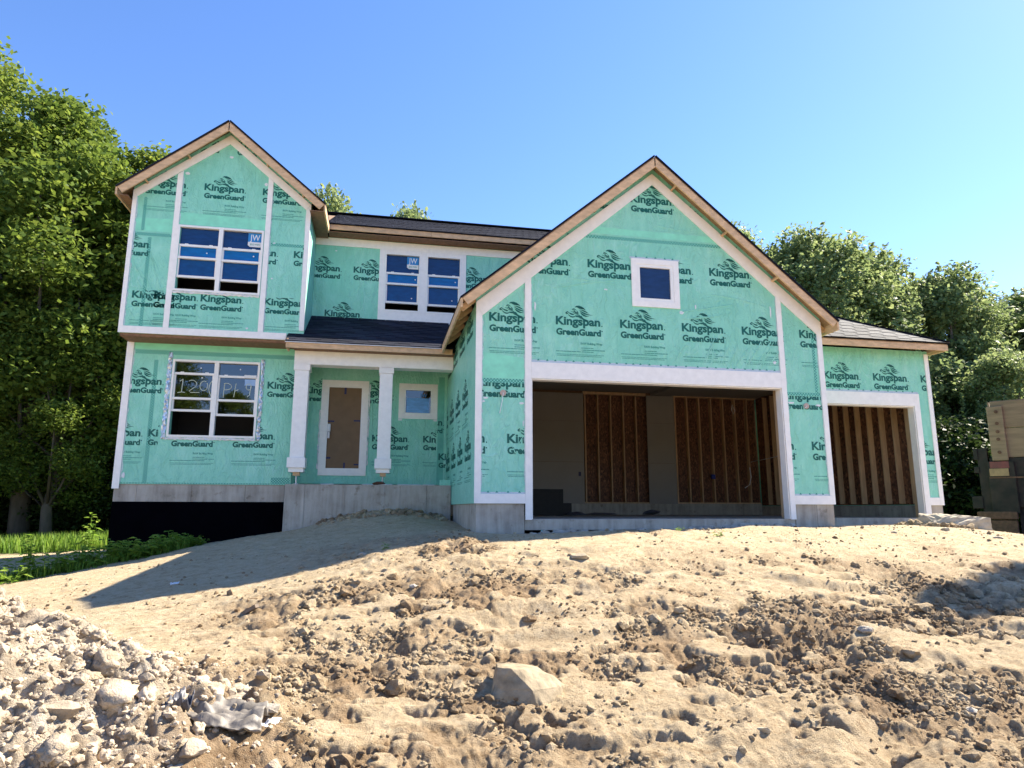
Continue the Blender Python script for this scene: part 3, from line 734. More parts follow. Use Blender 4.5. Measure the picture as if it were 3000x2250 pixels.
def fold(par, x0, z0, x1, z1, y, w=.022, h=.011):
    n = 7; d = Vector((x1 - x0, z1 - z0)); L = d.length; d.normalize(); nn_ = Vector((-d.y, d.x)); v = []; f = []; ph = rnd.uniform(0, 6)
    for k in range(n + 1):
        t = k / n; e = math.sin(math.pi * min(1, max(0, t))) ** .6; b = .035 * L * math.sin(t * 3 + ph)
        cx, cz = x0 + (x1 - x0) * t + nn_.x * b, z0 + (z1 - z0) * t + nn_.y * b
        v += [(cx - nn_.x * w * e, y - .0012, cz - nn_.y * w * e), (cx, y - .0015 - h * e, cz), (cx + nn_.x * w * e, y - .0012, cz + nn_.y * w * e)]
    for k in range(n): a = 3 * k; f += [(a, a + 3, a + 4, a + 1), (a + 1, a + 4, a + 5, a + 2)]
    pyd('wrap_fold', v, f, M['wrap'], par, True)
for k in range(20):      # folds pulled down to the right end of the double garage header
    x = rnd.uniform(5.6, 7.3); z = 2.62 + rnd.uniform(0, .05); L = rnd.uniform(.25, .65); fold(w_gar, x, z, x + L * rnd.uniform(.1, .7), z + L, YG, rnd.uniform(.008, .02), rnd.uniform(.006, .014))
for x0, z0, x1, z1 in ((5.3, 3.55, 6.7, 3.95), (5.4, 3.48, 6.5, 3.72), (5.9, 4.0, 7.2, 3.9), (3.0, 4.0, 4.3, 4.15), (4.2, 4.8, 4.35, 5.0), (4.6, 4.7, 4.7, 4.98), (5.0, 4.75, 5.15, 5.0), (3.2, 4.2, 4.3, 4.05), (4.9, 5.35, 5.9, 5.30), (3.4, 3.1, 3.5, 2.7), (5.3, 2.7, 5.5, 3.1)):
    fold(w_gar, x0, z0, x1, z1, YG)
for k in range(14): x = rnd.uniform(8.6, 11.5); fold(w_thd, x, 3.4, x - rnd.uniform(-.1, .45), 3.4 - rnd.uniform(.2, .5), YT, .014, .009)
for k in range(12): x = rnd.uniform(-1.74, -.9); fold(w_mid, -1.76, 4.75 + rnd.uniform(0, 1.0), -1.76 + rnd.uniform(.15, .5), 4.6 + rnd.uniform(0, .5), YM, .014, .012)
for k in range(12):
    x = rnd.uniform(-5.2, -2.2); z = rnd.uniform(.7, 3.3)
    if -4.8 < x < -2.5 and 1.3 < z: z = rnd.uniform(.6, 1.2)
    fold(w_low, x, z, x + rnd.uniform(-.3, .3), z - rnd.uniform(.1, .3), YL, .016, .008)
for k in range(10): x = rnd.uniform(-5.4, -4.9); z = rnd.uniform(4.0, 5.6); fold(w_bay, x, z, x + rnd.uniform(.1, .3), z - rnd.uniform(.3, .6), YU, .012, .010)
for k in range(12): x = rnd.choice((rnd.uniform(1.72, 2.4), rnd.uniform(7.6, 8.2))); z = rnd.uniform(.4, 1.7); fold(w_gar, x, z, x + rnd.uniform(-.15, .15), z + rnd.uniform(.12, .4), YG, .010, .008)
for k in range(8): x = rnd.uniform(-1.8, -1.5) if k % 2 else rnd.uniform(-.28, -.1); z = rnd.uniform(.8, 2.2); fold(w_por, x, z, x + rnd.uniform(-.05, .1), z + rnd.uniform(.3, .8), YB, .02, .014)

# ---- windows
def bars(frame_name, mat, parent, rects, y0, y1):
    mb = MB()
    for r in rects: mb.box(r[0], r[1], y0, y1, r[2], r[3])
    return mb.build(frame_name, M[mat], parent)
def shade_box(parent, x0, x1, z0, z1, y, d=1.6):  # box added behind a window to keep stray light out
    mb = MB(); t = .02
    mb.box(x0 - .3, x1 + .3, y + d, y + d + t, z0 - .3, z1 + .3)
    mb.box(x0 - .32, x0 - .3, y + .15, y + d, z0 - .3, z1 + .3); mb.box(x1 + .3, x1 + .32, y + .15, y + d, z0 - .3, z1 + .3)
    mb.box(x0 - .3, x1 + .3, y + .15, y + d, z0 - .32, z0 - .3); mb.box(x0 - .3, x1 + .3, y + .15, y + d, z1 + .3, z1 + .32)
    return mb.build('light_block_box', M['darkw'], parent)
def hung_window(x0, x1, z0, z1, y, rows, films, label=None):
    """rows: heights of the rails from the top; films: pane materials from top to bottom"""
    w = .045
    fr = bars('window', 'vinyl', house, [(x0, x0 + w, z0, z1), (x1 - w, x1, z0, z1), (x0 + w, x1 - w, z1 - w, z1), (x0 + w, x1 - w, z0, z0 + w)], y - .028, y + .09)
    if label: fr['label'] = label
    edges = [z1 - w] + rows + [z0 + w]
    for i, zr in enumerate(rows):
        proud = -.014 if i == 1 else 0
        rl = bars('rail', 'vinyl', fr, [(x0 + w + .001, x1 - w - .001, zr - .024, zr + .024)], y + .0 + proud, y + .06)
        if i == 0:
            for fx in (.22, .78):
                xx = x0 + (x1 - x0) * fx
                box('sash_lock', M['vinyl'], rl, xx - .035, xx + .035, y + .004, y + .03, zr + .025, zr + .040)
    st = .035
    for sa_, sb_ in ((x0 + w + .001, x0 + w + st), (x1 - w - st, x1 - w - .001)): bars('sash', 'vinyl', fr, [(sa_, sb_, rows[2] + .026, rows[0] - .026)], y + .012, y + .055)
    for k, fm in enumerate(films[:3]):
        a, b = edges[k], edges[k + 1]
        yy = y + .035 + (.0 if k % 2 else .012)
        MB().box(x0 + w - .005, x1 - w + .005, yy, yy + .004, b - .01, a + .01).build('pane', M[fm], fr)
    return fr
def dot(fr, x, z, y):
    MB().poly([(x + .016 * math.cos(t * .785), z + .016 * math.sin(t * .785)) for t in range(8)], y - .001, y + .001).build('suction_mark', M['white'], fr)
M['sticker_blue'] = simple('blue_sticker', (.02, .22, .55), .5, .05, 9, 0)
M['sticker_white'] = simple('white_sticker', (.75, .75, .75), .5, .03, 9, 0)
jv, jf = text_mesh('JW', .01); jk = .20 / jv[:, 0].max()
jl, jlf = text_mesh('JELD-WEN', .02); jlk = .19 / jl[:, 0].max()
def sticker(fr, x, z, y, s=1.0):
    """x,z = upper right corner"""
    w, h = .27 * s, .30 * s
    o = MB().poly([(x - w, z), (x, z), (x, z - h * .64), (x - w, z - h * .64)], y - .0015, y).build('sticker', M['sticker_blue'], fr)
    MB().poly([(x - w, z - h * .64), (x, z - h * .64), (x, z - h), (x - w * .85, z - h), (x - w, z - h * .88)], y - .0015, y).build('sticker', M['sticker_white'], fr)
    def tx(v, f, k, ox, oz, m):
        pyd('printed_letters', [(a[0] * k + ox, y - .003, a[1] * k * 1.25 + oz) for a in v], f, M[m], fr)
    tx(jv, jf, jk * s, x - w + .035 * s, z - h * .52, 'sticker_white')
    tx(jl, jlf, jlk * s, x - w + .04 * s, z - h * .87, 'print_soft')
FB = ['film_dark', 'film_light', 'film_mid', 'glass']
y = YU
w1 = hung_window(-4.552, -3.655, 4.622, 6.134, y, [5.675, 5.39, 4.961], FB, 'left half of the bay window with blue film')
w2 = hung_window(-3.655, -2.755, 4.622, 6.134, y, [5.655, 5.375, 4.925], FB, 'right half of the bay window with blue film and sticker')
dot(w1, -3.93, 5.53, y + .03); dot(w2, -2.95, 5.53, y + .03); sticker(w2, -2.80, 6.075, y + .03, 1.08)
shade_box(house, -4.5, -2.8, 4.67, 6.09, YU)
w3 = hung_window(-.0735, .8315, 4.821, 6.361, YM, [5.83, 5.55, 5.07], FB, 'left upper window with sticker over the porch roof')
w4 = hung_window(.9635, 1.8705, 4.821, 6.361, YM, [5.83, 5.55, 5.05], FB, 'right upper window partly behind the garage roof')
sticker(w3, .775, 6.30, YM + .03, 1.08); dot(w3, .70, 5.70, YM + .03); dot(w3, .62, 5.20, YM + .03); dot(w4, 1.72, 5.70, YM + .03); dot(w4, 1.64, 5.20, YM + .03)
shade_box(house, -.03, 1.83, 4.86, 6.32, YM)
GL = ['glass', 'glass', 'glass', 'glass']
w5 = hung_window(-4.566, -3.652, 1.512, 3.230, YL, [2.92, 2.365, 2.10], GL, 'left half of the lower window with chalked number')
w6 = hung_window(-3.652, -2.738, 1.512, 3.230, YL, [2.885, 2.345, 2.02], GL, 'right half of the lower window with chalked letters')
shade_box(house, -4.5, -2.78, 1.56, 3.19, YL)
dot(w5, -3.99, 3.06, YL + .03); dot(w5, -3.95, 2.84, YL + .03); dot(w6, -3.16, 3.06, YL + .03)
# chalk writing 1206 PH 9
def hand(parent, strokes, y, r=.009):
    mb = MB()
    for s in strokes: mb.tube([(a, y, b) for a, b in s], r, 4)
    mb.build('chalk_writing', M['chalk'], parent)
def arc(cx, cz, rx, rz, a0, a1, n=10): return [(cx + rx * math.cos(math.radians(a0 + (a1 - a0) * k / n)), cz + rz * math.sin(math.radians(a0 + (a1 - a0) * k / n))) for k in range(n + 1)]
X0 = -4.40; Z0 = 2.47; yy = YL + .030
hand(w5, [[(X0 - .0, Z0 + .28), (X0 + .06, Z0 + .33), (X0 + .05, Z0 + .04)], [(X0 - .03, Z0 + .02), (X0 + .05, Z0 + .04), (X0 + .12, Z0 + .03)],
  arc(X0 + .25, Z0 + .22, .10, .09, 130, -30) + [(X0 + .20, Z0 + .06), (X0 + .24, Z0 + .035), (X0 + .42, Z0 + .04)],
  arc(X0 + .50, Z0 + .19, .08, .11, 60, 400, 14), arc(X0 + .72, Z0 + .14, .11, .19, 110, 250, 8) + arc(X0 + .70, Z0 + .06, .07, .07, 270, 480, 8)], yy)
X1 = -3.48
hand(w6, [[(X1, Z0 - .06), (X1 + .01, Z0 + .25)], arc(X1 + .04, Z0 + .19, .12, .075, 110, -110, 9), [(X1 + .22, Z0 - .04), (X1 + .25, Z0 + .27)], [(X1 + .24, Z0 + .10), (X1 + .31, Z0 + .13)],
  arc(X1 + .52, Z0 + .20, .055, .07, 20, 380, 10), [(X1 + .57, Z0 + .24), (X1 + .55, Z0 + .02), (X1 + .50, Z0 - .03)]], yy)
box('sticker', M['sticker_white'], w6, -3.06, -2.80, YL - .017, YL - .015, 2.865, 2.93)
M['haze_label'] = simple('pale_blue_label', (.30, .45, .68), .4, .05, 9, 0)
box('sticker', M['haze_label'], w6, -3.05, -2.81, YL + .029, YL + .031, 2.70, 2.84)
# gable window
cs = bars('window', 'trim', house, [(4.491, 4.600, 3.703, 4.644), (5.333, 5.442, 3.703, 4.644), (4.600, 5.333, 4.540, 4.644), (4.600, 5.333, 3.703, 3.815)], YG - .024, YG - .001)
cs['label'] = 'square gable window with white casing'
bars('frame', 'vinyl', cs, [(4.601, 4.660, 3.816, 4.539), (5.270, 5.332, 3.816, 4.539), (4.660, 5.270, 4.480, 4.539), (4.660, 5.270, 3.816, 3.875)], YG - .015, YG + .05)
M['film_navy'] = mat_film('navy_film', (.008, .028, .10))
MB().box(4.655, 5.275, YG + .02, YG + .024, 3.87, 4.485).build('pane', M['film_navy'], cs)
flash_strip(4.47, 5.47, 4.646, 4.68, YG)
shade_box(house, 4.66, 5.27, 3.87, 4.49, YG, .8)
# porch window
pw = bars('window', 'trim', house, [(.3885, .520, 2.143, 3.010), (1.198, 1.329, 2.143, 3.010), (.520, 1.198, 2.885, 3.010), (.520, 1.198, 2.143, 2.255)], YB - .024, YB - .001)
pw['label'] = 'small porch window with torn sticker'
bars('frame', 'vinyl', pw, [(.521, .555, 2.256, 2.884), (1.163, 1.197, 2.256, 2.884), (.555, 1.163, 2.85, 2.884), (.555, 1.163, 2.256, 2.29)], YB - .012, YB + .05)
MB().box(.55, 1.168, YB + .02, YB + .024, 2.285, 2.855).build('pane', M['glass'], pw)
shade_box(house, .56, 1.16, 2.29, 2.85, YB)
MB().box(.58, 1.12, YB + .020 - .003, YB + .0185, 2.30, 2.66).build('film_sheet', mat_film('sky_blue_film', (.10, .30, .62)), pw)
pyd('printed_letters', [(a[0] * jk * .85 + .90, YB + .014, a[1] * jk * .95 + 2.68) for a in jv], jf, M['sticker_blue'], pw)
for x in (.39, 1.24): box('tape_patch', M['white'], pw, x, x + .09, YB - .005, YB - .002, 2.095, 2.138)

# silver tape at the lower window
def crinkle(name, x0, x1, z0, z1, y, parent, mat='foil', n=46, lean=0.0):
    vert = (z1 - z0) > (x1 - x0); v = []; f = []; m = 5
    for k in range(n + 1):
        t = k / n
        for j in range(m):
            s = j / (m - 1)
            if vert: px = x0 + (x1 - x0) * s + rnd.uniform(-.014, .014) + lean * t; pz = z0 + (z1 - z0) * t
            else: px = x0 + (x1 - x0) * t; pz = z0 + (z1 - z0) * s + rnd.uniform(-.012, .012)
            v.append((px, y - .008 - rnd.random() * .028 * (1 if 0 < j < m - 1 else .3), pz))
    for k in range(n):
        for j in range(m - 1):
            a = k * m + j; f.append((a, a + 1, a + m + 1, a + m) if vert else (a, a + m, a + m + 1, a + 1))
    return pyd(name, v, f, M[mat], parent)
crinkle('flashing_tape', -4.67, -4.585, 1.46, 3.38, YL, house, lean=.0)
crinkle('flashing_tape', -2.72, -2.645, 1.46, 3.30, YL, house)
crinkle('flashing_tape', -4.58, -2.74, 1.455, 1.51, YL, house, 'white')
crinkle('flashing_tape', -4.55, -2.76, 4.572, 4.62, YU, house, 'white')

# ---- door
dr = bars('front_door', 'trim', house, [(-1.430, -1.300, .754, 3.028), (-.462, -.3325, .754, 3.028), (-1.300, -.462, 2.895, 3.028), (-1.300, -.462, .754, .900)], YB - .026, YB - .001)
dr['label'] = 'front door covered with brown cardboard in a white casing'
bars('frame', 'vinyl', dr, [(-1.299, -1.262, .901, 2.894), (-.500, -.463, .901, 2.894), (-1.262, -.500, 2.860, 2.894), (-1.262, -.500, .901, .925)], YB - .010, YB + .08)
box('door_panel', M['cardboard'], dr, -1.261, -.501, YB + .03, YB + .06, .926, 2.859)
for x0, x1, z0, z1 in ((-.91, -.86, 2.70, 2.87), (-1.285, -1.11, 2.02, 2.055), (-.66, -.49, 2.045, 2.08), (-1.27, -1.16, 1.145, 1.19), (-.86, -.82, .92, 1.06), (-.62, -.50, 1.00, 1.035)):
    box('tape_strip', M['tape'], dr, x0, x1, YB + .022, YB + .028, z0, z1)
hd = box('door_handle', M['white'], dr, -1.27, -1.19, YB - .03, YB + .02, 1.78, 1.97, .01)
box('lock_box', M['steel'], dr, -1.255, -1.195, YB - .07, YB - .031, 1.62, 1.77, .008)
crinkle('flashing_tape', -.325, -.30, 1.0, 2.95, YB, house, 'white', 30); crinkle('flashing_tape', -1.462, -1.435, .9, 2.3, YB, house, 'white', 30)

# ---- porch : beam, columns, slab
BY0 = YP - .02; BY1 = YP + .30
box('porch_beam', M['trim'], house, -1.927, 1.560, BY0, BY1, 3.105, 3.404, .004)
def column(x0, x1):
    sh = box('porch_column', M['trim'], house, x0, x1, BY0 + .01, BY0 + .29, 1.066, 2.968, .006)
    cap = MB().box(x0 - .022, x1 + .022, BY0 - .004, BY0 + .31, 2.97, 3.103).build('capital', M['trim'], sh, .004)
    MB().box(x0 - .045, x1 + .03, BY0 - .03, BY0 + .32, .845, 1.064).build('base_block', M['trim'], sh, .005)
    MB().box(x0 - .01, x1 + .0, BY0 + .01, BY0 + .28, .755, .843).build('base_plinth', M['vinyl'], sh, .004)
    MB().box(x0 + .08, x1 - .08, BY0 + .06, BY0 + .20, .685, .753).build('jack_head', M['lumber'], sh)
    MB().tube([((x0 + x1) / 2, BY0 + .13, .5), ((x0 + x1) / 2, BY0 + .13, .686)], .016, 8).build('jack_post', M['steel'], sh)
    MB().box((x0 + x1) / 2 - .06, (x0 + x1) / 2 + .06, BY0 + .07, BY0 + .19, .500, .512).build('jack_plate', M['steel'], sh)
column(-1.905, -1.605); column(-.079, .207)
def conc_panels(xs, y0, y1, z0, z1, name='concrete_panel'):
    for a, b in zip(xs[:-1], xs[1:]):
        d = rnd.uniform(0, .006); MB().box(a + .004, b - .004, y0 + d, y1, z0, z1).build(name, M['conc'], house)
    box('foundation_core', M['conc'], house, xs[0] + .02, xs[-1] - .02, y0 + .02, y1 + .05, z0 - .01, z1 - .01)
conc_panels([-1.962, -1.55, -.72, .12, .45, 1.02, 1.555], YP - .03, YP + .2, -1.0, .498)
box('porch_slab', M['conc'], house, -1.93, 1.55, YP + .26, YB + .1, .38, .494)
for x0, x1 in ((-.40, .30), (.42, .98), (1.02, 1.30), (-1.35, -1.05)):
    box('sill_gap_strip', M['white'], house, x0, x1, YB - .012, YB - .002, .50, .565)
# lower left foundation
conc_panels([-5.50, -5.05, -3.96, -2.87, -2.05, -1.965], YL + .02, YL + .25, .131, .497)
box('waterproofed_wall', M['black'], house, -5.50, -1.966, YL + .012, YL + .26, -1.5, .130)
box('waterproofed_side', M['black'], house, -5.49, -5.30, YL + .262, 21.5, -1.5, .130)
box('concrete_panel', M['conc'], house, -5.49, -5.30, YL + .262, 21.5, .131, .497)
# garage piers
conc_panels([1.605, 2.44], YG + .01, YG + .25, -.9, .082)
conc_panels([7.555, 8.0, 8.36], YG + .01, YG + .25, -.9, .082)
conc_panels([11.51, 11.87], YT + .01, YT + .25, -.9, .082)
conc_panels([8.36, 8.64], YT + .01, YT + .25, -.9, .082)
box('concrete_panel', M['conc'], house, 1.61, 1.80, YG + .262, 14.93, -.9, .082)
box('concrete_panel', M['conc'], house, 11.70, 11.87, YT + .262, 19.3, -.9, .082)
box('concrete_panel', M['conc'], house, 8.17, 8.36, YG + .262, YT, -.9, .082)
MB().box(8.24, 8.378, YG + .142, YT - .001, .083, 3.5).build('garage_side_wall', M['wrap'], house)
# garage floor slab
box('garage_floor', M['conc'], house, 2.445, 7.55, YG + .03, 19.3, -.36, FL)
box('garage_floor', M['conc'], house, 7.552, 11.7, YT + .03, 19.3, -.36, FL - .003)
box('garage_floor', M['conc'], house, 1.81, 2.444, YG + .27, 19.3, -.36, FL - .002)
box('garage_floor', M['conc'], house, 7.55, 8.16, YG + .27, YT + .028, -.36, FL - .004)

# ---- garage interior
BK = 19.3; CE = 3.66
box('curb', M['conc'], house, 1.81, 11.69, BK - .06, BK + .12, FL + .001, .150)
for k in range(9):
    a = 1.81 + 1.1 * k
    box('osb_panel', M['osb'], house, a + .003, min(a + 1.097, 11.7), BK + .095, BK + .108, .152, 2.55)
    box('osb_panel', M['osb'], house, a + .003, min(a + 1.097, 11.7), BK + .095, BK + .108, 2.556, 3.44)
stud_me = None
def stud(x, y, z0=.19, z1=3.30, rot=False):
    global stud_me
    if stud_me is None:
        mb = MB().box(-.019, .019, 0, .14, 0, 1); stud_me = bpy.data.meshes.new('stud'); stud_me.from_pydata(mb.v, [], mb.f); stud_me.materials.append(M['stud'])
    o = link('stud', stud_me, None, house, (x, y, z0)); o.scale = (1, 1, z1 - z0)
    if rot: o.rotation_euler = (0, 0, -math.pi / 2)
    return o
x = 6.02
while x < 7.95: stud(x, BK - .05, .19, 3.43); x += .406
x = 8.93
while x < 11.7: stud(x, BK - .05, .19, 3.43); x += .406
for a, b in ((5.964, 7.985), (8.893, 11.69)):
    box('bottom_plate', M['stud'], house, a, b, BK - .05, BK + .09, .151, .189)
    box('top_plate', M['stud'], house, a, b, BK - .05, BK + .09, 3.432, 3.47); box('top_plate', M['stud'], house, a, b, BK - .05, BK + .09, 3.472, 3.51)
for a, b in ((1.81, 5.962), (7.987, 8.891)):
    for z0, z1 in ((.14, 1.36), (1.366, 2.585), (2.59, 3.44)):
        box('drywall_sheet', M['dryw'], house, a, b, BK - .064, BK - .052, z0, z1)
box('outlet_box', M['tape'], house, 5.78, 5.85, BK - .09, BK - .065, .95, 1.07)
box('sheathing', M['rim'], house, 1.7, 11.75, BK + .11, BK + .2, -.3, 3.9)
# side walls, partition stub and ceiling
box('drywall_sheet', M['dryw'], house, 1.80, 1.812, YG + .3, BK - .07, .10, CE - .01)
box('osb_panel', M['osb'], house, 11.735, 11.748, YT + .15, BK, .10, CE)
y = YT + .5
while y < BK - .2: stud(11.60, y, .12, 3.4, True); y += .406
box('garage_ceiling', M['dryw'], house, 1.71, 8.22, YG + .15, BK + .11, CE - .12, CE - .10)
box('garage_ceiling', M['dryw'], house, 8.22, 11.74, YT + .15, BK + .11, 3.462, 3.48)
box('garage_ceiling', M['dryw'], house, 8.20, 8.24, YT + .15, BK + .11, 3.44, CE)
# header and cripples inside the front wall (visible through the opening)
for x in (7.47, 7.52, 7.60, 8.02): stud(x, YG + .16, FL + .02, 2.9)
for x in (11.46, 11.52): stud(x, YT + .16, FL + .02, 2.9)
# entry steps at the left
st = box('entry_steps', simple('dark_steps', (.02, .018, .016), .7, .2, 9, .1), house, 3.3, 4.74, 17.2, 18.3, FL + .002, .50)
box('step_tread', simple('dark_tread', (.025, .02, .018), .7, .2, 9, .1), st, 4.742, 4.98, 17.25, 18.2, FL + .003, .14)
# wires in the single bay
def wire(name, pts, r, mat, parent): return MB().tube(pts, r, 5).build(name, M[mat], parent)
wire('cable', [(8.9, 13.2, 1.16), (9.5, 14.5, 1.28), (10.6, 17.0, 1.38), (11.2, 18.9, 1.42)], .009, 'white', house)
wire('cable', [(11.15, 18.9, 1.25), (11.12, 18.8, .95), (11.0, 18.7, .72), (10.86, 18.75, .62)], .014, 'white', house)
box('outlet_box', simple('blue_box', (.02, .04, .25), .5, .1, 9, 0), house, 10.02, 10.14, BK - .12, BK - .055, .90, 1.04)
wire('cable', [(9.9, 17.5, 2.95), (9.86, 17.5, 2.8), (9.92, 17.5, 2.68), (9.97, 17.5, 2.78), (9.92, 17.5, 2.88)], .008, 'white', house)

# ---- roofs
def slab_roof(name, pts, th, mat, parent, **kw):
    """roof sheet from 3D corner points, thickened downwards"""
    n = len(pts); v = [Vector(p) for p in pts]; nn = (v[1] - v[0]).cross(v[2] - v[0]).normalized()
    if nn.z < 0: nn = -nn
    vv = v + [p - nn * th for p in v]
    f = [tuple(range(n)), tuple(reversed(range(n, 2 * n)))] + [(k, (k + 1) % n, (k + 1) % n + n, k + n) for k in range(n)]
    o = pyd(name, vv, f, M[mat], parent, **kw); bm = bmesh.new(); bm.from_mesh(o.data); bmesh.ops.recalc_face_normals(bm, faces=bm.faces[:]); bm.to_mesh(o.data); bm.free(); return o
def lerp(a, b, t): return tuple(a[i] + (b[i] - a[i]) * t for i in range(3))
def off(p, d, k): return tuple(p[i] + d[i] * k for i in range(3))
SH = {}
def shingles(parent, o, u, v, W, H, wid, expo=.143, cut=None, mat='shingle', skip=None):
    """courses of shingle strips; o origin at eave, u along, v up the slope; cut(row_height)->(u0,u1)"""
    u = Vector(u).normalized(); v = Vector(v).normalized(); n = u.cross(v).normalized()
    if n.z < 0: n = -n
    key = (wid, mat)
    if key not in SH:
        mb = MB(); k = max(1, int(round(wid / .33))); w = wid / k
        for j in range(k):
            t = .006 if j % 2 else .012; g = rnd.uniform(.0, .01)
            x0, x1 = j * w + .003, (j + 1) * w - .003; i = len(mb.v)
            mb.v += [(x0, g, 0), (x1, g, 0), (x1, expo * 1.6, 0), (x0, expo * 1.6, 0), (x0, g, t), (x1, g, t), (x1, expo * 1.6, .001), (x0, expo * 1.6, .001)]
            mb.f += [tuple(i + q for q in s_) for s_ in ((0, 3, 2, 1), (4, 5, 6, 7), (0, 1, 5, 4), (1, 2, 6, 5), (2, 3, 7, 6), (3, 0, 4, 7))]
        me = bpy.data.meshes.new('shingle'); me.from_pydata(mb.v, [], mb.f); me.materials.append(M[mat]); SH[key] = me
    me = SH[key]; r = 0; cnt = 0
    while r * expo < H:
        a0, a1 = (0, W) if cut is None else cut(r * expo)
        a = a0 - (r * .37 * wid) % wid
        while a < a1 - .02:
            s0, s1 = max(a, a0), min(a + wid, a1)
            if s1 - s0 > .04:
                p = Vector(o) + u * s0 + v * (r * expo) + n * (.004 + .0005 * (r % 3))
                ob = link('shingle', me, None, parent, tuple(p)); ob.scale = ((s1 - s0) / wid, 1, 1)
                ob.rotation_mode = 'QUATERNION'; ob.rotation_quaternion = Matrix((u, v, n)).transposed().to_quaternion(); cnt += 1
            a += wid
        r += 1
    return cnt

# garage gable roof : ridge (4.925, z 6.60), eaves (1.285 / 8.545, z 3.555)
YR0 = 11.02
AP = (4.925, YR0, 6.60); EL = (1.283, YR0, 3.578); ER = (8.548, YR0, 3.56)
rl_ = Vector((EL[0] - AP[0], 0, EL[2] - AP[2])).normalized(); rr_ = Vector((ER[0] - AP[0], 0, ER[2] - AP[2])).normalized()
for nm, E_, d_ in (('garage_roof', EL, rl_), ('garage_roof', ER, rr_)):
    yb = 16.34 if E_ is EL else 19.6
    g = [E_, AP, (AP[0], 19.6 if E_ is ER else 19.6, AP[2]), (E_[0], yb if E_ is ER else 16.34, E_[2])]
    if E_ is EL: g = [E_, AP, (AP[0], 16.34, AP[2]), (E_[0], 16.34, E_[2])]
    ro = slab_roof(nm, g, .016, 'deck', house)
    up = Vector((0, 0, 1)); nn = Vector((-d_.z, 0, d_.x)); nn = nn if nn.z > 0 else -nn
    g2 = [tuple(Vector(p) + nn * .030 + (d_ * .02 if abs(p[0] - E_[0]) < .01 else Vector((0, 0, .006)))) for p in g]
    g2 = [(p[0], p[1] - (.022 if abs(p[1] - YR0) < .01 else 0), p[2]) for p in g2]
    slab_roof('shingle_field', g2, .026, 'shingle', ro, kind='stuff')
    # fascia on the rake
    a = Vector(AP) - nn * .017; b = Vector(E_) - nn * .017
    hgt = .142 if E_ is EL else .128
    v_ = [a, b, b - nn * hgt * 1.0, a + Vector((0, 0, -hgt / abs(d_.x)))]
    vv = [(p.x, YR0 - .002, p.z) for p in v_] + [(p.x, YR0 + .036, p.z) for p in v_]
    o = pyd('rake_fascia_board', vv, [(0, 1, 2, 3), (7, 6, 5, 4), (0, 4, 5, 1), (1, 5, 6, 2), (2, 6, 7, 3), (3, 7, 4, 0)], M['fascia'], house)
    # lookout blocks between wall and fascia
    L = (Vector(E_) - Vector(AP)).length
    for t in (.33, .66) if E_ is EL else (.14, .42, .70):
        c = Vector(AP) + d_ * L * t - nn * .085
        MB().bar((c.x, YR0 + .038, c.z), (c.x, YG - .001, c.z), .04, .085, up=tuple(nn)).build('lookout', M['lumber'], house)
    # eave fascia running back
    yb2 = 14.56 if E_ is EL else 12.2
    e = Vector(E_) - nn * .016
    sgn = -1 if E_ is EL else 1
    MB().box(min(e.x, e.x + sgn * .036), max(e.x, e.x + sgn * .036), YR0 + .0, yb2, e.z - .16, e.z - .0).build('eave_fascia_board', M['fascia'], house)
# rafter tails under the left and right eave
y = YR0 + .35
while y < 14.4:
    MB().bar((1.30, y, 3.47), (1.58, y, 3.70), .04, .11).build('rafter_tail', M['lumber'], house); y += .61
for y in (YR0 + .4, YR0 + .95): MB().bar((8.53, y, 3.45), (8.385, y, 3.57), .04, .11).build('rafter_tail', M['lumber'], house)
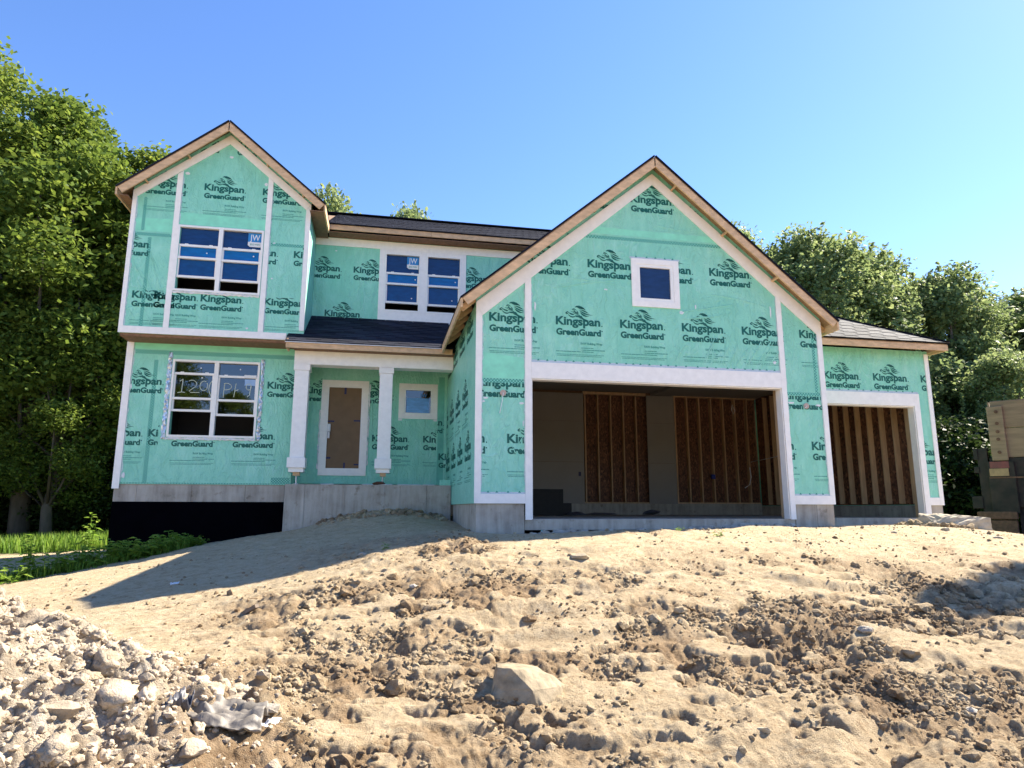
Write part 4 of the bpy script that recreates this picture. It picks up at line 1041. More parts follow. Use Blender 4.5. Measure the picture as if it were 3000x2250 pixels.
# bay gable roof
YR1 = 14.70
AP1 = (-3.610, YR1, 8.555); EL1 = (-5.752, YR1, 6.775); ER1 = (-1.452, YR1, 6.765)
for E_ in (EL1, ER1):
    d_ = (Vector(E_) - Vector(AP1)).normalized(); nn = Vector((-d_.z, 0, d_.x)); nn = nn if nn.z > 0 else -nn
    yb = 19.2 if E_ is EL1 else 16.6
    g = [E_, AP1, (AP1[0], 19.2, AP1[2]), (E_[0], yb, E_[2])]
    if E_ is ER1: g = [E_, AP1, (AP1[0], 19.2, AP1[2]), (AP1[0] + .5, 19.2, AP1[2] - .41), (E_[0], 16.3, E_[2])]
    ro = slab_roof('bay_roof', g, .016, 'deck', house)
    g2 = [tuple(Vector(p) + nn * .030 + (d_ * .02 if abs(p[0] - E_[0]) < .01 else Vector((0, 0, .006)))) for p in g]
    g2 = [(p[0], p[1] - (.022 if abs(p[1] - YR1) < .01 else 0), p[2]) for p in g2]
    slab_roof('shingle_field', g2, .026, 'shingle', ro, kind='stuff')
    a = Vector(AP1) - nn * .017; b = Vector(E_) - nn * .017; hgt = .150
    v_ = [a, b, b - nn * hgt, a + Vector((0, 0, -hgt / abs(d_.x)))]
    vv = [(p.x, YR1 - .002, p.z) for p in v_] + [(p.x, YR1 + .036, p.z) for p in v_]
    pyd('rake_fascia_board', vv, [(0, 1, 2, 3), (7, 6, 5, 4), (0, 4, 5, 1), (1, 5, 6, 2), (2, 6, 7, 3), (3, 7, 4, 0)], M['fascia'], house)
    L = (Vector(E_) - Vector(AP1)).length
    for t in (.42, .80):
        c = Vector(AP1) + d_ * L * t - nn * .085
        MB().bar((c.x, YR1 + .038, c.z), (c.x, YU - .001, c.z), .04, .085, up=tuple(nn)).build('lookout', M['lumber'], house)
    e = Vector(E_) - nn * .016; sgn = -1 if E_ is EL1 else 1
    MB().box(min(e.x, e.x + sgn * .036), max(e.x, e.x + sgn * .036), YR1, 19.2 if sgn < 0 else 15.9, e.z - .17, e.z).build('eave_fascia_board', M['fascia'], house)
    if sgn < 0: MB().box(-5.72, -5.53, YR1 + .04, 19.2, 6.60, 6.615).build('soffit_board', M['rim'], house)
    else:
        MB().box(-1.77, -1.47, YR1 + .04, 16.3, 6.60, 6.615).build('soffit_board', M['rim'], house)
# main roof
ZE, SE = 6.845, .515
RY_, RZ_ = 19.2, 6.845 + .515 * (19.2 - 15.93)
mr = slab_roof('main_roof', [(-2.9, 15.95, ZE - .012), (6.3, 15.95, ZE - .012), (6.3, RY_, RZ_ - .02), (-2.9, RY_, RZ_ - .02)], .016, 'deck', house)
slab_roof('main_roof', [(-5.7, RY_, RZ_), (6.3, RY_, RZ_), (6.3, 22.0, ZE - .1), (-5.7, 22.0, ZE - .1)], .02, 'shingle', house)
slab_roof('underlayment', [(-1.5, 15.92, ZE - .002), (6.32, 15.92, ZE - .002), (6.32, RY_, RZ_ - .006), (-1.5, RY_, RZ_ - .006)], .008, 'shingle', mr)
n1 = shingles(mr, (-1.50, 15.915, ZE + .001), (1, 0, 0), (0, 1, SE), 7.8, 3.65, 1.0, .16)
MB().bar((-2.0, RY_, RZ_ + .03), (6.3, RY_, RZ_ + .03), .25, .02).build('ridge_cap', M['shingle'], mr)
for a, b in ((-1.47, 1.05), (1.055, 3.6), (3.605, 6.3)):
    box('eave_fascia_board', M['fascia'], house, a, b, 15.95, 15.986, 6.705, 6.828)
for a, b in ((-1.45, .0), (.004, 1.5), (1.504, 3.0), (3.004, 6.2)):
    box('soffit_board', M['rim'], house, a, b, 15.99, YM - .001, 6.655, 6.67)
# end gable of main roof
MB().box(6.0, 6.3, 15.95, 15.986, 6.705, 6.828)
pyd('gable_end_wall', [(5.99, 16.36, 6.66), (5.99, 21.6, 6.66), (5.99, RY_, RZ_ - .1), (5.85, 16.36, 6.66), (5.85, 21.6, 6.66), (5.85, RY_, RZ_ - .1)], [(0, 1, 2), (5, 4, 3), (0, 3, 4, 1), (1, 4, 5, 2), (2, 5, 3, 0)], M['wrap'], house)
# porch roof
PZ = 3.518; PS = (4.575 - 3.518) / (16.34 - 14.6)
pr_ = slab_roof('porch_roof', [(-2.08, 14.6, PZ - .012), (1.50, 14.6, PZ - .012), (1.50, 16.35, PZ - .012 + PS * 1.75), (-2.08, 16.35, PZ - .012 + PS * 1.75)], .016, 'deck', house)
slab_roof('underlayment', [(-2.09, 14.585, PZ - .006), (1.55, 14.585, PZ - .006), (1.55, 16.34, PZ - .001 + PS * 1.74), (-2.09, 16.34, PZ - .001 + PS * 1.74)], .006, 'shingle', pr_)
n2 = shingles(pr_, (-2.10, 14.57, PZ), (1, 0, 0), (0, 1, PS), 3.66, 2.0, .66, .143)
box('eave_fascia_board', M['fascia'], house, -2.08, 1.50, 14.60, 14.636, 3.385, 3.495)
MB().box(-2.095, 1.25, 14.568, 14.58, 3.497, 3.512).build('drip_edge', M['white'], house)
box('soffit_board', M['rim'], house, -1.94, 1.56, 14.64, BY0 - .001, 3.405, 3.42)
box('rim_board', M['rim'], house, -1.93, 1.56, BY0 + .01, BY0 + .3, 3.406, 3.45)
box('fascia_return', M['fascia'], house, -2.08, -2.044, 14.64, YU - .026, 3.385, 3.60)
# porch ceiling
box('porch_ceiling', M['deck'], house, -1.93, 1.56, BY1 + .001, YB - .001, 3.40, 3.42)
# single bay roof (hipped at the right)
S3 = .60; EX, EY, EZ = 12.115, 12.13, 3.565
hp = 3.3
tr = slab_roof('single_bay_roof', [(8.40, EY + .02, EZ - .014), (EX - .02, EY + .02, EZ - .014), (EX - hp, EY + hp, EZ - .014 + S3 * (hp - .02)), (8.40, EY + hp, EZ - .014 + S3 * (hp - .02))], .016, 'deck', house)
slab_roof('underlayment', [(8.38, EY, EZ - .008), (EX, EY, EZ - .008), (EX - hp, EY + hp, EZ - .004 + S3 * hp), (8.38, EY + hp, EZ - .004 + S3 * hp)], .006, 'shingle', tr)
slab_roof('hip_face', [(EX, EY, EZ - .004), (EX, 19.6, EZ - .004), (EX - hp, 19.6 - hp, EZ + S3 * hp), (EX - hp, EY + hp, EZ + S3 * hp)], .03, 'shingle', tr)
LV = math.sqrt(1 + S3 * S3)
n3 = shingles(tr, (8.56, EY - .02, EZ + .002), (1, 0, 0), (0, 1, S3), 3.56, hp * LV, .66, .143, cut=lambda h: (0, 3.56 - h / LV), mat='shingle2')
a = Vector((EX + .01, EY - .01, EZ + .02)); b = Vector((EX - hp, EY + hp, EZ + .02 + S3 * hp)); k = 0
while k < 14:
    p = a + (b - a) * (k / 14); q_ = a + (b - a) * ((k + 1.4) / 14)
    MB().bar(tuple(p), tuple(q_ - Vector((0, 0, .012))), .20, .010).build('ridge_cap', M['shingle'], tr); k += 1
box('eave_fascia_board', M['fascia'], house, 8.56, 12.095, EY + .02, EY + .056, 3.405, 3.535)
box('eave_fascia_board', M['fascia'], house, 12.06, 12.095, EY + .058, 19.5, 3.405, 3.535)
box('soffit_board', M['rim'], house, 11.9, 12.05, EY + .06, 19.4, 3.47, 3.48)

# ---- small things on the walls
for x, z, dz in ((2.055, 1.98, -.36), (7.93, 1.93, -.05)):
    o = MB().tube([(x, YG - .03, z), (x, YG - .002, z)], .055, 10).build('light_fixture_box', simple('pink_pad', (.5, .38, .32), .6, .1, 9, 0), house)
    wire('cable', [(x, YG - .035, z), (x - .02, YG - .05, z + dz * .4), (x - .06, YG - .03, z + dz)], .007, 'white', o)
for par, x, z, w, h, y in ((w_gar, 1.70, 1.87, .10, .035, YG), (w_gar, 1.69, 1.81, .05, .03, YG), (w_gar, 2.34, 1.79, .09, .04, YG), (w_gar, 2.40, 1.40, .03, .12, YG), (w_gar, 7.56, 1.97, .12, .035, YG),
                           (w_gar, 8.14, 1.93, .11, .04, YG), (w_gar, 7.31, 3.62, .03, .26, YG), (w_gar, 7.30, 2.72, .07, .06, YG), (w_gar, 5.43, 3.60, .09, .07, YG), (w_gar, 2.62, 3.50, .03, .18, YG),
                           (w_gar, 3.95, 3.98, .07, .03, YG), (w_gar, 3.28, 5.0, .05, .03, YG), (w_gar, 5.75, 3.72, .02, .09, YG), (w_gar, 2.28, 4.0, .12, .08, YG), (w_gar, 8.0, 3.72, .07, .05, YG),
                           (w_bay, -3.62, 7.83, .09, .05, YU), (w_bay, -2.55, 5.85, .05, .03, YU), (w_bay, -2.55, 5.02, .05, .03, YU), (w_bay, -4.52, 7.33, .1, .07, YU), (w_bay, -2.82, 7.22, .07, .08, YU), (w_bay, -3.0, 3.84, .06, .04, YU),
                           (w_low, -5.36, .62, .06, .12, YL), (w_low, -5.40, 2.55, .05, .10, YL), (w_mid, -1.3, 6.30, .06, .02, YM)):
    k = [(x + w * (.5 + .5 * math.cos(t * .785 + .4)) + rnd.uniform(-.008, .008), z + h * (.5 + .5 * math.sin(t * .785 + .4)) + rnd.uniform(-.006, .006)) for t in range(8)]
    MB().poly(k, y - .006, y - .001).build('tape_patch', M['white'], par)
# ragged edges of wrap over trims: thin translucent-looking film lips
M['filmlip'] = simple('clear_film_edge', (.50, .66, .64), .3, .15, 30, .4, 30)
def lip(par, x, z0, z1, y, w=.02, s=1):
    v = []; f = []; n = int((z1 - z0) / .06) + 1
    for k in range(n + 1):
        z = z0 + (z1 - z0) * k / n; ww = w * rnd.uniform(.1, 1.0) * s
        v += [(x, y - .0035, z), (x + ww, y - .0035, z)]
    for k in range(n): a = 2 * k; f.append((a, a + 1, a + 3, a + 2))
    pyd('film_edge', v, f, M['filmlip'], par)
lip(w_gar, 1.679, .3, 3.3, YG, .03); lip(w_gar, 2.448, .3, 3.9, YG, .025, -1); lip(w_gar, 7.547, .3, 3.9, YG, .03); lip(w_gar, 8.28, .3, 3.4, YG, .025, -1); lip(w_gar, 7.44, 2.6, 4.0, YG, .02, -1); lip(w_gar, 2.564, 2.6, 4.0, YG, .03)
lip(w_bay, -5.438, 3.8, 6.7, YU, .035); lip(w_bay, -4.548, 6.2, 7.3, YU, .03); lip(w_bay, -4.662, 3.8, 7.2, YU, .02, -1); lip(w_bay, -2.628, 3.8, 7.2, YU, .03); lip(w_bay, -1.877, 3.9, 6.6, YU, .02, -1)
lip(w_low, -5.388, .55, 3.5, YL, .04)

# ------------------------------------------------------------------ loose soil, rocks, things lying about
def ico(sub):
    bm = bmesh.new(); bmesh.ops.create_icosphere(bm, subdivisions=sub, radius=1)
    v = np.array([tuple(p.co) for p in bm.verts]); f = np.array([[q.index for q in p.verts] for p in bm.faces]); bm.free(); return v, f
ICO = {1: ico(1), 2: ico(2), 3: ico(3)}
def scatter(name, xs, ys, sizes, sub, mat, flat=(.55, .95), jag=.28, sink=.25, smooth=False, parent=None, lump=0):
    bv_, bf_ = ICO[sub]; n = len(xs); nv = len(bv_)
    z = ground_z(xs, ys)
    V = np.repeat(bv_[None], n, 0) * (1 + nr.uniform(-jag, jag, (n, nv, 1)))
    if lump:
        o_ = nr.uniform(0, 90, n)[:, None]
        V = V * (1 + lump * fbm(V[..., 0] * 1.3 + o_, V[..., 1] * 1.3 + V[..., 2] * 1.9 - o_, 1.5, 4, 900, .7))[..., None]
    V = V * np.stack([nr.uniform(.75, 1.25, n), nr.uniform(.75, 1.25, n), nr.uniform(*flat, n)], 1)[:, None]
    a = nr.uniform(0, 6.283, n); b = nr.normal(0, .35, n)
    ca, sa, cb, sb = np.cos(a), np.sin(a), np.cos(b), np.sin(b)
    x = V[..., 0] * cb[:, None] - V[..., 2] * sb[:, None]; zz = V[..., 0] * sb[:, None] + V[..., 2] * cb[:, None]; yv = V[..., 1]
    V = np.stack([x * ca[:, None] - yv * sa[:, None], x * sa[:, None] + yv * ca[:, None], zz], -1) * sizes[:, None, None]
    V = V + np.stack([xs, ys, z + sizes * (.5 - sink)], 1)[:, None]
    F = bf_[None] + (np.arange(n) * nv)[:, None, None]
    me = bpy.data.meshes.new(name); co = V.reshape(-1, 3); F = F.reshape(-1, 3); m = len(F)
    me.vertices.add(len(co)); me.vertices.foreach_set('co', co.astype(np.float32).ravel())
    me.loops.add(m * 3); me.loops.foreach_set('vertex_index', F.astype(np.int32).ravel())
    me.polygons.add(m); me.polygons.foreach_set('loop_start', np.arange(0, m * 3, 3, dtype=np.int32)); me.polygons.foreach_set('loop_total', np.full(m, 3, np.int32))
    me.polygons.foreach_set('use_smooth', np.full(m, smooth)); me.update(calc_edges=True)
    return link(name, me, mat, parent, kind='stuff')
def sample(n, xr, yr, dens):
    xs = []; ys = []; c = 0
    while c < n:
        x = nr.uniform(*xr, n); y = nr.uniform(*yr, n); k = nr.random(n) < dens(x, y); xs.append(x[k]); ys.append(y[k]); c += k.sum()
    return np.concatenate(xs)[:n], np.concatenate(ys)[:n]
def dsoil(x, y): return np.clip(rough_mask(x, y) - .22, 0, 1) ** 1.6 * np.clip(fbm(x, y, 1.3, 3, 300) * 1.4 + .40, .02, 1) * (mound(x, y) < .12) * np.clip(1.5 - (y - 3) / 6, .25, 1)
x, y = sample(16000, (-2.6, 9), (3.3, 9.6), dsoil); scatter('small_soil_crumbs', x, y, nr.gamma(1.8, .0048, 16000) + .004, 1, M['clod'])
x, y = sample(1700, (-2.2, 9), (3.3, 8.6), dsoil); scatter('soil_clods', x, y, nr.gamma(2.0, .009, 1700) + .010, 2, M['clod'], jag=.3, sink=.45)
def dsand(x, y): return .12 + np.clip(fbm(x, y, .9, 3, 310), 0, 1) * 1.0
x, y = sample(2600, (-5, 12), (5.5, 12), dsand); scatter('sand_crumbs', x, y, nr.gamma(1.5, .005, 2600) + .004, 1, M['clod'])
def dheap(x, y): return np.clip(mound(x, y) * 3 - .25, 0, 1)
x, y = sample(15000, (-6.5, 0), (3.0, 7.0), dheap); scatter('heap_crumbs', x, y, nr.gamma(1.6, .0055, 15000) + .005, 1, M['heapclod'])
x, y = sample(700, (-6.5, 0), (3.0, 7.0), dheap); scatter('heap_clods', x, y, nr.gamma(1.4, .016, 700) + .014, 3, M['heapclod'], jag=.07, sink=.5, smooth=True, lump=.42)
x = nr.uniform(2.5, 7.4, 420); y = nr.uniform(11.02, 11.3, 420); scatter('concrete_crumbs', x, y, nr.gamma(2, .014, 420) + .012, 2, M['conc'], flat=(.35, .7))
x = nr.uniform(-1.2, 1.4, 350); y = nr.uniform(14.0, 14.85, 350); scatter('backfill_clods', x, y, nr.gamma(2, .013, 350) + .01, 2, M['clod'], flat=(.4, .8), sink=.4)

def rock(x, y, size, label, cat='rock', mat='greyrock', flat=.7, yaw=0, seed=0, sink=.3, group=None, elong=1.3):
    """an angular stone: convex hull of random points, bevelled and roughened"""
    R_ = random.Random(seed); bm = bmesh.new()
    for _ in range(16):
        d = Vector((R_.gauss(0, 1), R_.gauss(0, 1), R_.gauss(0, 1))).normalized() * R_.uniform(.8, 1)
        bm.verts.new((d.x * elong, d.y, d.z * flat))
    return finish_rock(bm, x, y, size, label, cat, mat, yaw, sink, seed, group)
def finish_rock(bm, x, y, size, label, cat, mat, yaw, sink, seed, group=None, z=None, bev=.10, dk=1.0):
    r = bmesh.ops.convex_hull(bm, input=bm.verts[:])
    junk = [g for g in r['geom_interior'] + r['geom_unused'] if isinstance(g, bmesh.types.BMVert)]
    if junk: bmesh.ops.delete(bm, geom=list(set(junk)), context='VERTS')
    bmesh.ops.bevel(bm, geom=bm.edges[:], offset=bev, segments=2, affect='EDGES', profile=.6, clamp_overlap=True)
    bmesh.ops.triangulate(bm, faces=bm.faces[:]); bmesh.ops.subdivide_edges(bm, edges=bm.edges[:], cuts=2, use_grid_fill=True)
    co = np.array([tuple(v.co) for v in bm.verts]); bm.normal_update()
    dsp = .05 * fbm(co[:, 0] + seed, co[:, 1] + co[:, 2] * 1.7, 2.0, 3, seed) + .02 * fbm(co[:, 0] * 2 + co[:, 2], co[:, 1] * 2 - co[:, 2], 5, 3, seed + 3)
    for v, dd in zip(bm.verts, dsp): v.co = (v.co + v.normal * float(dd) * dk) * size
    me = bpy.data.meshes.new('rock'); bm.to_mesh(me); bm.free()
    o = link('rock', me, M[mat], None, (x, y, (gz(x, y) if z is None else z) + size * sink)); o.rotation_euler = (0, 0, yaw)
    return prop(o, label, cat, group)
# the boulder in the foreground
bm = bmesh.new()
for p in ((-.20, .02, .30), (-.10, -.04, .295), (.04, .02, .265), (.20, .06, .20), (.265, .04, .12), (-.16, .26, .27), (.14, .26, .22), (-.265, -.08, .02), (-.28, .1, -.08), (.04, -.19, -.05), (-.10, -.17, -.06),
          (.10, -.15, .02), (.235, -.02, .03), (.27, .15, -.02), (0, .35, -.08), (-.25, .3, -.08), (.02, -.15, .15), (-.215, -.06, .14), (.12, -.06, .13), (.24, .0, .13)):
    bm.verts.new((p[0] * 1.08, p[1] * .95, p[2] * .92))
bz = finish_rock(bm, 1.10, 5.08, 1.0, 'large tan boulder with a flat sunlit top alone in the foreground soil', 'boulder', 'boulder', 0, 0, 5, z=-1.405, bev=.009, dk=.36)
rocks = [(-1.42, 4.92, .12, 'dark-sided grey rock on the ridge of the clod heap, its topmost large stone', .45, 11), (-1.02, 4.72, .15, 'big rounded tan stone half buried in the right shoulder of the clod heap', .62, 12),
 (-.86, 5.05, .10, 'grey stone at the right rim of the clod heap, behind the big rounded one', .55, 13), (-.62, 4.72, .075, 'whitish broken lump at the foot of the clod heap', .7, 14),
 (-.93, 4.12, .085, 'pale upright stone below the crumpled sheet on the heap', .9, 15), (-.52, 4.22, .075, 'grey pitted stone at the lower right edge of the heap', .8, 16), (-1.62, 4.12, .13, 'broad whitish clod in the middle of the heap front', .6, 17),
 (2.48, 8.25, .17, 'long flat grey stone lying in the sunlit sand before the double garage', .4, 18), (4.70, 6.05, .10, 'tan stone at the right end of the dug trench', .6, 19), (8.55, 10.1, .10, 'flat brown stone in the sand before the single garage bay', .35, 20),
 (9.75, 10.3, .10, 'small grey rounded stone left of the concrete block', .65, 21), (10.25, 9.75, .11, 'flat pale stone at the right picture edge below the wooden truck body', .35, 22),
 (4.35, 4.55, .06, 'rounded pebble in the lumpy soil at the lower right', .7, 23), (2.55, 4.35, .05, 'pointed pale chip in the churned soil right of the boulder', .8, 24), (.40, 7.45, .07, 'brown clod stone in the sand left of centre', .6, 25), (-.20, 9.0, .12, 'pale clod at the shadow edge below the porch', .6, 26)]
for x, y, sz, lb, fl, sd in rocks: rock(x, y, sz * .82, lb, mat='heapclod' if x < -.4 and sd != 14 else ('greyrock' if sd % 3 else 'rock'), flat=fl, yaw=sd * 1.3, seed=sd, sink=.05)

# crumpled grey sheet caught in the heap
M['sheet'] = simple('dirty_grey_sheet', (.17, .15, .13), .55, .35, 8, .3, 40)
def cloth(name, cx, cy, w, d, yaw, label, cat, mat, h=.05, n=40, m=18, seed=0, folds=9, dz=.02):
    v = []; f = []; ca, sa = math.cos(yaw), math.sin(yaw)
    U, V_ = np.meshgrid(np.linspace(-.5, .5, n), np.linspace(-.5, .5, m), indexing='ij')
    U = U + .05 * vnoise(U * 3 + seed, V_ * 3, seed); px_ = U * w; py_ = (V_ - .25 * (U * 2) ** 2 * -1) * d
    X_ = cx + px_ * ca - py_ * sa; Y_ = cy + px_ * sa + py_ * ca
    Z_ = ground_z(X_.ravel(), Y_.ravel()).reshape(X_.shape); Z_ = .35 * Z_ + .65 * (gz(cx, cy) + .25 * (Y_ - cy)) + dz
    fold = np.sin(V_ * folds * 3.1 + 2.2 * vnoise(U * 2, V_ * 3, seed + 2)) * h * .5 + h * fbm(U * 2, V_ * 3, 2, 3, seed + 5) * .8
    Z_ = Z_ + fold
    v = np.stack([X_.ravel(), Y_.ravel(), Z_.ravel()], 1)
    for i in range(n - 1):
        for j in range(m - 1): a = i * m + j; f.append((a, a + m, a + m + 1, a + 1))
    o = pyd(name, v, f, M[mat], None, True); s_ = o.modifiers.new('thick', 'SOLIDIFY'); s_.thickness = .006
    return prop(o, label, cat)
cloth('crumpled_sheet', -.86, 4.48, .46, .20, -.1, 'crumpled dirty grey plastic sheet with long folds on the right slope of the clod heap', 'plastic sheet', 'sheet', .038, seed=3, folds=5, dz=.07)
M['sheet2'] = simple('dark_grey_rag', (.07, .07, .085), .4, .4, 8, .3, 40)
cloth('plastic_rag', -1.08, 4.42, .16, .10, 1.2, 'dark grey plastic rag poking upright out of the heap left of the long sheet', 'plastic rag', 'sheet2', .06, 20, 10, seed=8, folds=3, dz=.06)
cloth('plastic_scrap', -.60, 4.56, .07, .11, -.5, 'small white plastic scrap on the soil at lower left centre', 'plastic scrap', 'white', .02, 12, 12, seed=9, folds=2, dz=.012)
o = MB().bar((0, 0, .0), (.16, -.12, .10), .05, .035).build('wood_offcut', simple('weathered_wood', (.16, .12, .09), .8, .3, 9, .3), None); o.location = (-1.30, 7.36, gz(-1.25, 7.3) - .01)
prop(o, 'short dark wood offcut sticking out of the smooth sand at left', 'wood offcut')
cloth('plastic_scrap', 2.75, 11.18, .10, .06, .2, 'tiny teal wrap scrap among the rubble at the garage slab', 'plastic scrap', 'wrap', .02, 10, 8, seed=12, folds=2, dz=.05)
cloth('plastic_scrap', 6.75, 11.15, .22, .05, .0, 'thin white plastic strip at the foot of the garage slab', 'plastic strip', 'white', .01, 12, 6, seed=13, folds=2, dz=.03)
cloth('plastic_scrap', -2.50, 9.45, .10, .05, .3, 'pale grey scrap in the shaded sand left of the porch', 'plastic scrap', 'white', .02, 10, 6, seed=14, folds=2, dz=.012)
# broken concrete shelf pieces under the garage slab
for k, (x, w) in enumerate(((2.9, .8), (3.75, .5), (5.6, .9), (6.6, .7))):
    bm = bmesh.new(); R_ = random.Random(60 + k)
    for _ in range(12): bm.verts.new((R_.uniform(-.5, .5) * w, R_.uniform(-.10, .10), R_.uniform(-.05, .05)))
    finish_rock(bm, x, 11.16, 1.0, ('broken concrete slab piece under the left end of the garage floor', 'smaller broken concrete piece beside the dark gap under the garage floor', 'long broken concrete piece under the middle of the garage floor', 'broken concrete piece near the right jamb of the double garage')[k], 'concrete piece', 'conc', 0, 0, 70 + k, z=gz(x, 11.1) + .03, bev=.008, dk=.2)
# board scrap on the porch slab
bm = bmesh.new(); R_ = random.Random(5)
for _ in range(14): d = Vector((R_.gauss(0, 1), R_.gauss(0, 1), R_.gauss(0, 1))).normalized(); bm.verts.new((d.x * .16, d.y * .08, d.z * .045))
M['rust'] = simple('rusty_brown', (.10, .045, .028), .8, .4, 12, .4, 40)
finish_rock(bm, -.02, 15.02, 1.0, 'rusty brown lump at the foot of the right porch column', 'rusty scrap', 'rust', 0, 0, 80, z=.535, bev=.01, dk=.2).name = 'rusty_scrap'
# dark odds and ends on the garage floor
for k, (x, y, w, h, lb) in enumerate(((5.05, 17.0, .28, .10, 'dark bag on the garage floor nearest the steps'), (5.75, 17.2, .50, .08, 'flat dark heap on the garage floor before the drywall'), (7.0, 16.6, .34, .15, 'dark leaning scrap on the garage floor before the studs'))):
    bm = bmesh.new(); R_ = random.Random(90 + k)
    for _ in range(14): d = Vector((R_.gauss(0, 1), R_.gauss(0, 1), R_.gauss(0, 1))).normalized(); bm.verts.new((d.x * w, d.y * .15, abs(d.z) * h))
    o = finish_rock(bm, x, y, 1.0, lb, 'debris', 'sheet2', 0, 0, 93 + k, z=FL + .01, bev=.01, dk=.2); o.name = 'debris_bag'

# concrete block by the right corner
cb = thing('concrete_block', (11.0, 11.2, -.45), 'broken pale concrete block with rubble beside the right garage corner', 'concrete block')
bm = bmesh.new()
for p in ((-.70, -.12, -.30), (.50, -.15, -.30), (.50, -.15, .04), (.50, .55, .04), (.45, .6, -.3), (-.6, .6, -.3), (-.55, .1, .02), (-.5, .5, .10), (-.1, -.05, .09), (-.1, .5, .12), (-.75, .3, -.2)): bm.verts.new(p)
r = bmesh.ops.convex_hull(bm, input=bm.verts[:]); bmesh.ops.triangulate(bm, faces=bm.faces[:]); bmesh.ops.subdivide_edges(bm, edges=bm.edges[:], cuts=7, use_grid_fill=True); bm.normal_update()
co = np.array([tuple(v.co) for v in bm.verts]); dsp = .07 * fbm(co[:, 0], co[:, 1] + co[:, 2] * 1.7, 3.0, 4, 400) * sst(-co[:, 0], -.35, .2) + .012 * fbm(co[:, 0] * 2, co[:, 2] * 3 + co[:, 1], 5, 3, 403)
for v, dd in zip(bm.verts, dsp): v.co += v.normal * float(dd)
M['blockc'] = simple('sunlit_tan_concrete', (.44, .37, .27), .9, .25, 5, .5, 30)  # tan tint puts the sunlit tone into the concrete colour
me = bpy.data.meshes.new('block'); bm.to_mesh(me); bm.free(); link('block', me, M['blockc'], cb, (11.0, 11.2, -.20))
x = nr.uniform(10.1, 11.2, 260); y = nr.uniform(11.0, 11.9, 260); o = scatter('rubble', x, y, nr.gamma(2, .014, 260) + .012, 2, M['clod'], parent=cb, sink=.2)

# ------------------------------------------------------------------ dump truck body with wooden side boards at the right edge
TX, TY = 16.0, 15.0
M['oldwood'] = simple('weathered_plank', (.20, .125, .080), .75, .25, 1.6, .35, 30, stretch=(.7, 1, 9), rnd_obj=.08)
M['darksteel'] = simple('dark_rusty_steel', (.016, .009, .007), .7, .95, 3, .3, 30, metallic=.1)
tk = thing('dump_truck_body', (17.5, 16.5, -.7), 'dump truck body with weathered wooden side boards above rusty dark steel at the right edge', 'truck')
box('side_board', M['oldwood'], tk, 16.02, 19.6, TY, TY + .06, 2.125, 2.850, .01)
box('side_board', M['oldwood'], tk, 15.92, 19.6, TY + .004, TY + .06, 1.345, 2.110, .01)
ps = box('corner_post', M['oldwood'], tk, 15.93, 16.28, TY - .075, TY - .002, 1.26, 2.70, .012)
for zz in (2.55, 2.24, 2.02, 1.82, 1.48): MB().tube([(16.10 + (zz - 1.3) * .03, TY - .095, zz), (16.10 + (zz - 1.3) * .03, TY - .076, zz)], .045, 10).build('bolt', M['rust'], ps)
box('side_board', M['oldwood'], tk, 15.96, 16.0, TY + .07, TY + 3.5, 1.345, 2.84)
box('steel_panel', M['darksteel'], tk, 15.86, 19.6, TY, TY + 3.6, .05, 1.335, .01)
box('steel_panel', M['darksteel'], tk, 16.35, 19.6, TY + .1, TY + 3.4, -.75, .048)
up_ = box('upright', M['darksteel'], tk, 15.80, 16.38, TY - .10, TY - .002, -.10, 1.24, .01)
box('corner_post', M['darksteel'], tk, 15.60, 15.83, TY - .02, TY + .25, -.15, 1.6, .01)
box('upright', M['darksteel'], tk, 17.0, 17.25, TY - .12, TY - .002, -.60, 1.30, .01)
box('reflector', simple('red_reflector', (.12, .015, .012), .35, .3, 9, 0), tk, 15.86, 16.27, TY - .105, TY - .101, 1.06, 1.235)
box('marker_block', simple('amber_marker', (.26, .15, .07), .4, .2, 9, 0), tk, 15.84, 16.25, TY - .135, TY - .102, .86, 1.05)
box('reflector', simple('red_reflector2', (.30, .012, .02), .35, .3, 9, 0), tk, 16.62, 17.0, TY - .006, TY - .002, .62, .86)
box('top_rail', M['rust'], tk, 15.82, 19.6, TY - .12, TY - .101, .80, .835)
for z0, z1, x0 in ((1.30, 1.60, 15.52), (.95, 1.12, 15.50), (.02, .34, 15.38)):
    h_ = box('hinge', M['darksteel'], tk, x0, 15.62, TY - .06, TY + .08, z0, z1, .01)
bmpr = box('bumper', M['rust'], tk, 15.46, 16.32, TY - .16, TY + .25, -.26, -.06, .02)
box('bumper', M['rust'], tk, 15.72, 16.30, TY - .14, TY + .2, -.74, -.28, .02)
for yy_ in (TY + .9, TY + 2.2):
    wh = MB(); 
    n_w = 20
    MB().tube([(16.4, yy_, -.3), (16.72, yy_, -.3)], .48, 20).build('wheel', simple('tyre_black', (.02, .02, .02), .8, .2, 9, .2), tk)

for ch in tk.children:
    ch.matrix_parent_inverse = Matrix.Translation(-Vector((16.0, 15.0, 0)))
    
tk.location = (16.0, 15.0, 0); tk.rotation_euler = (0, 0, math.radians(-50))
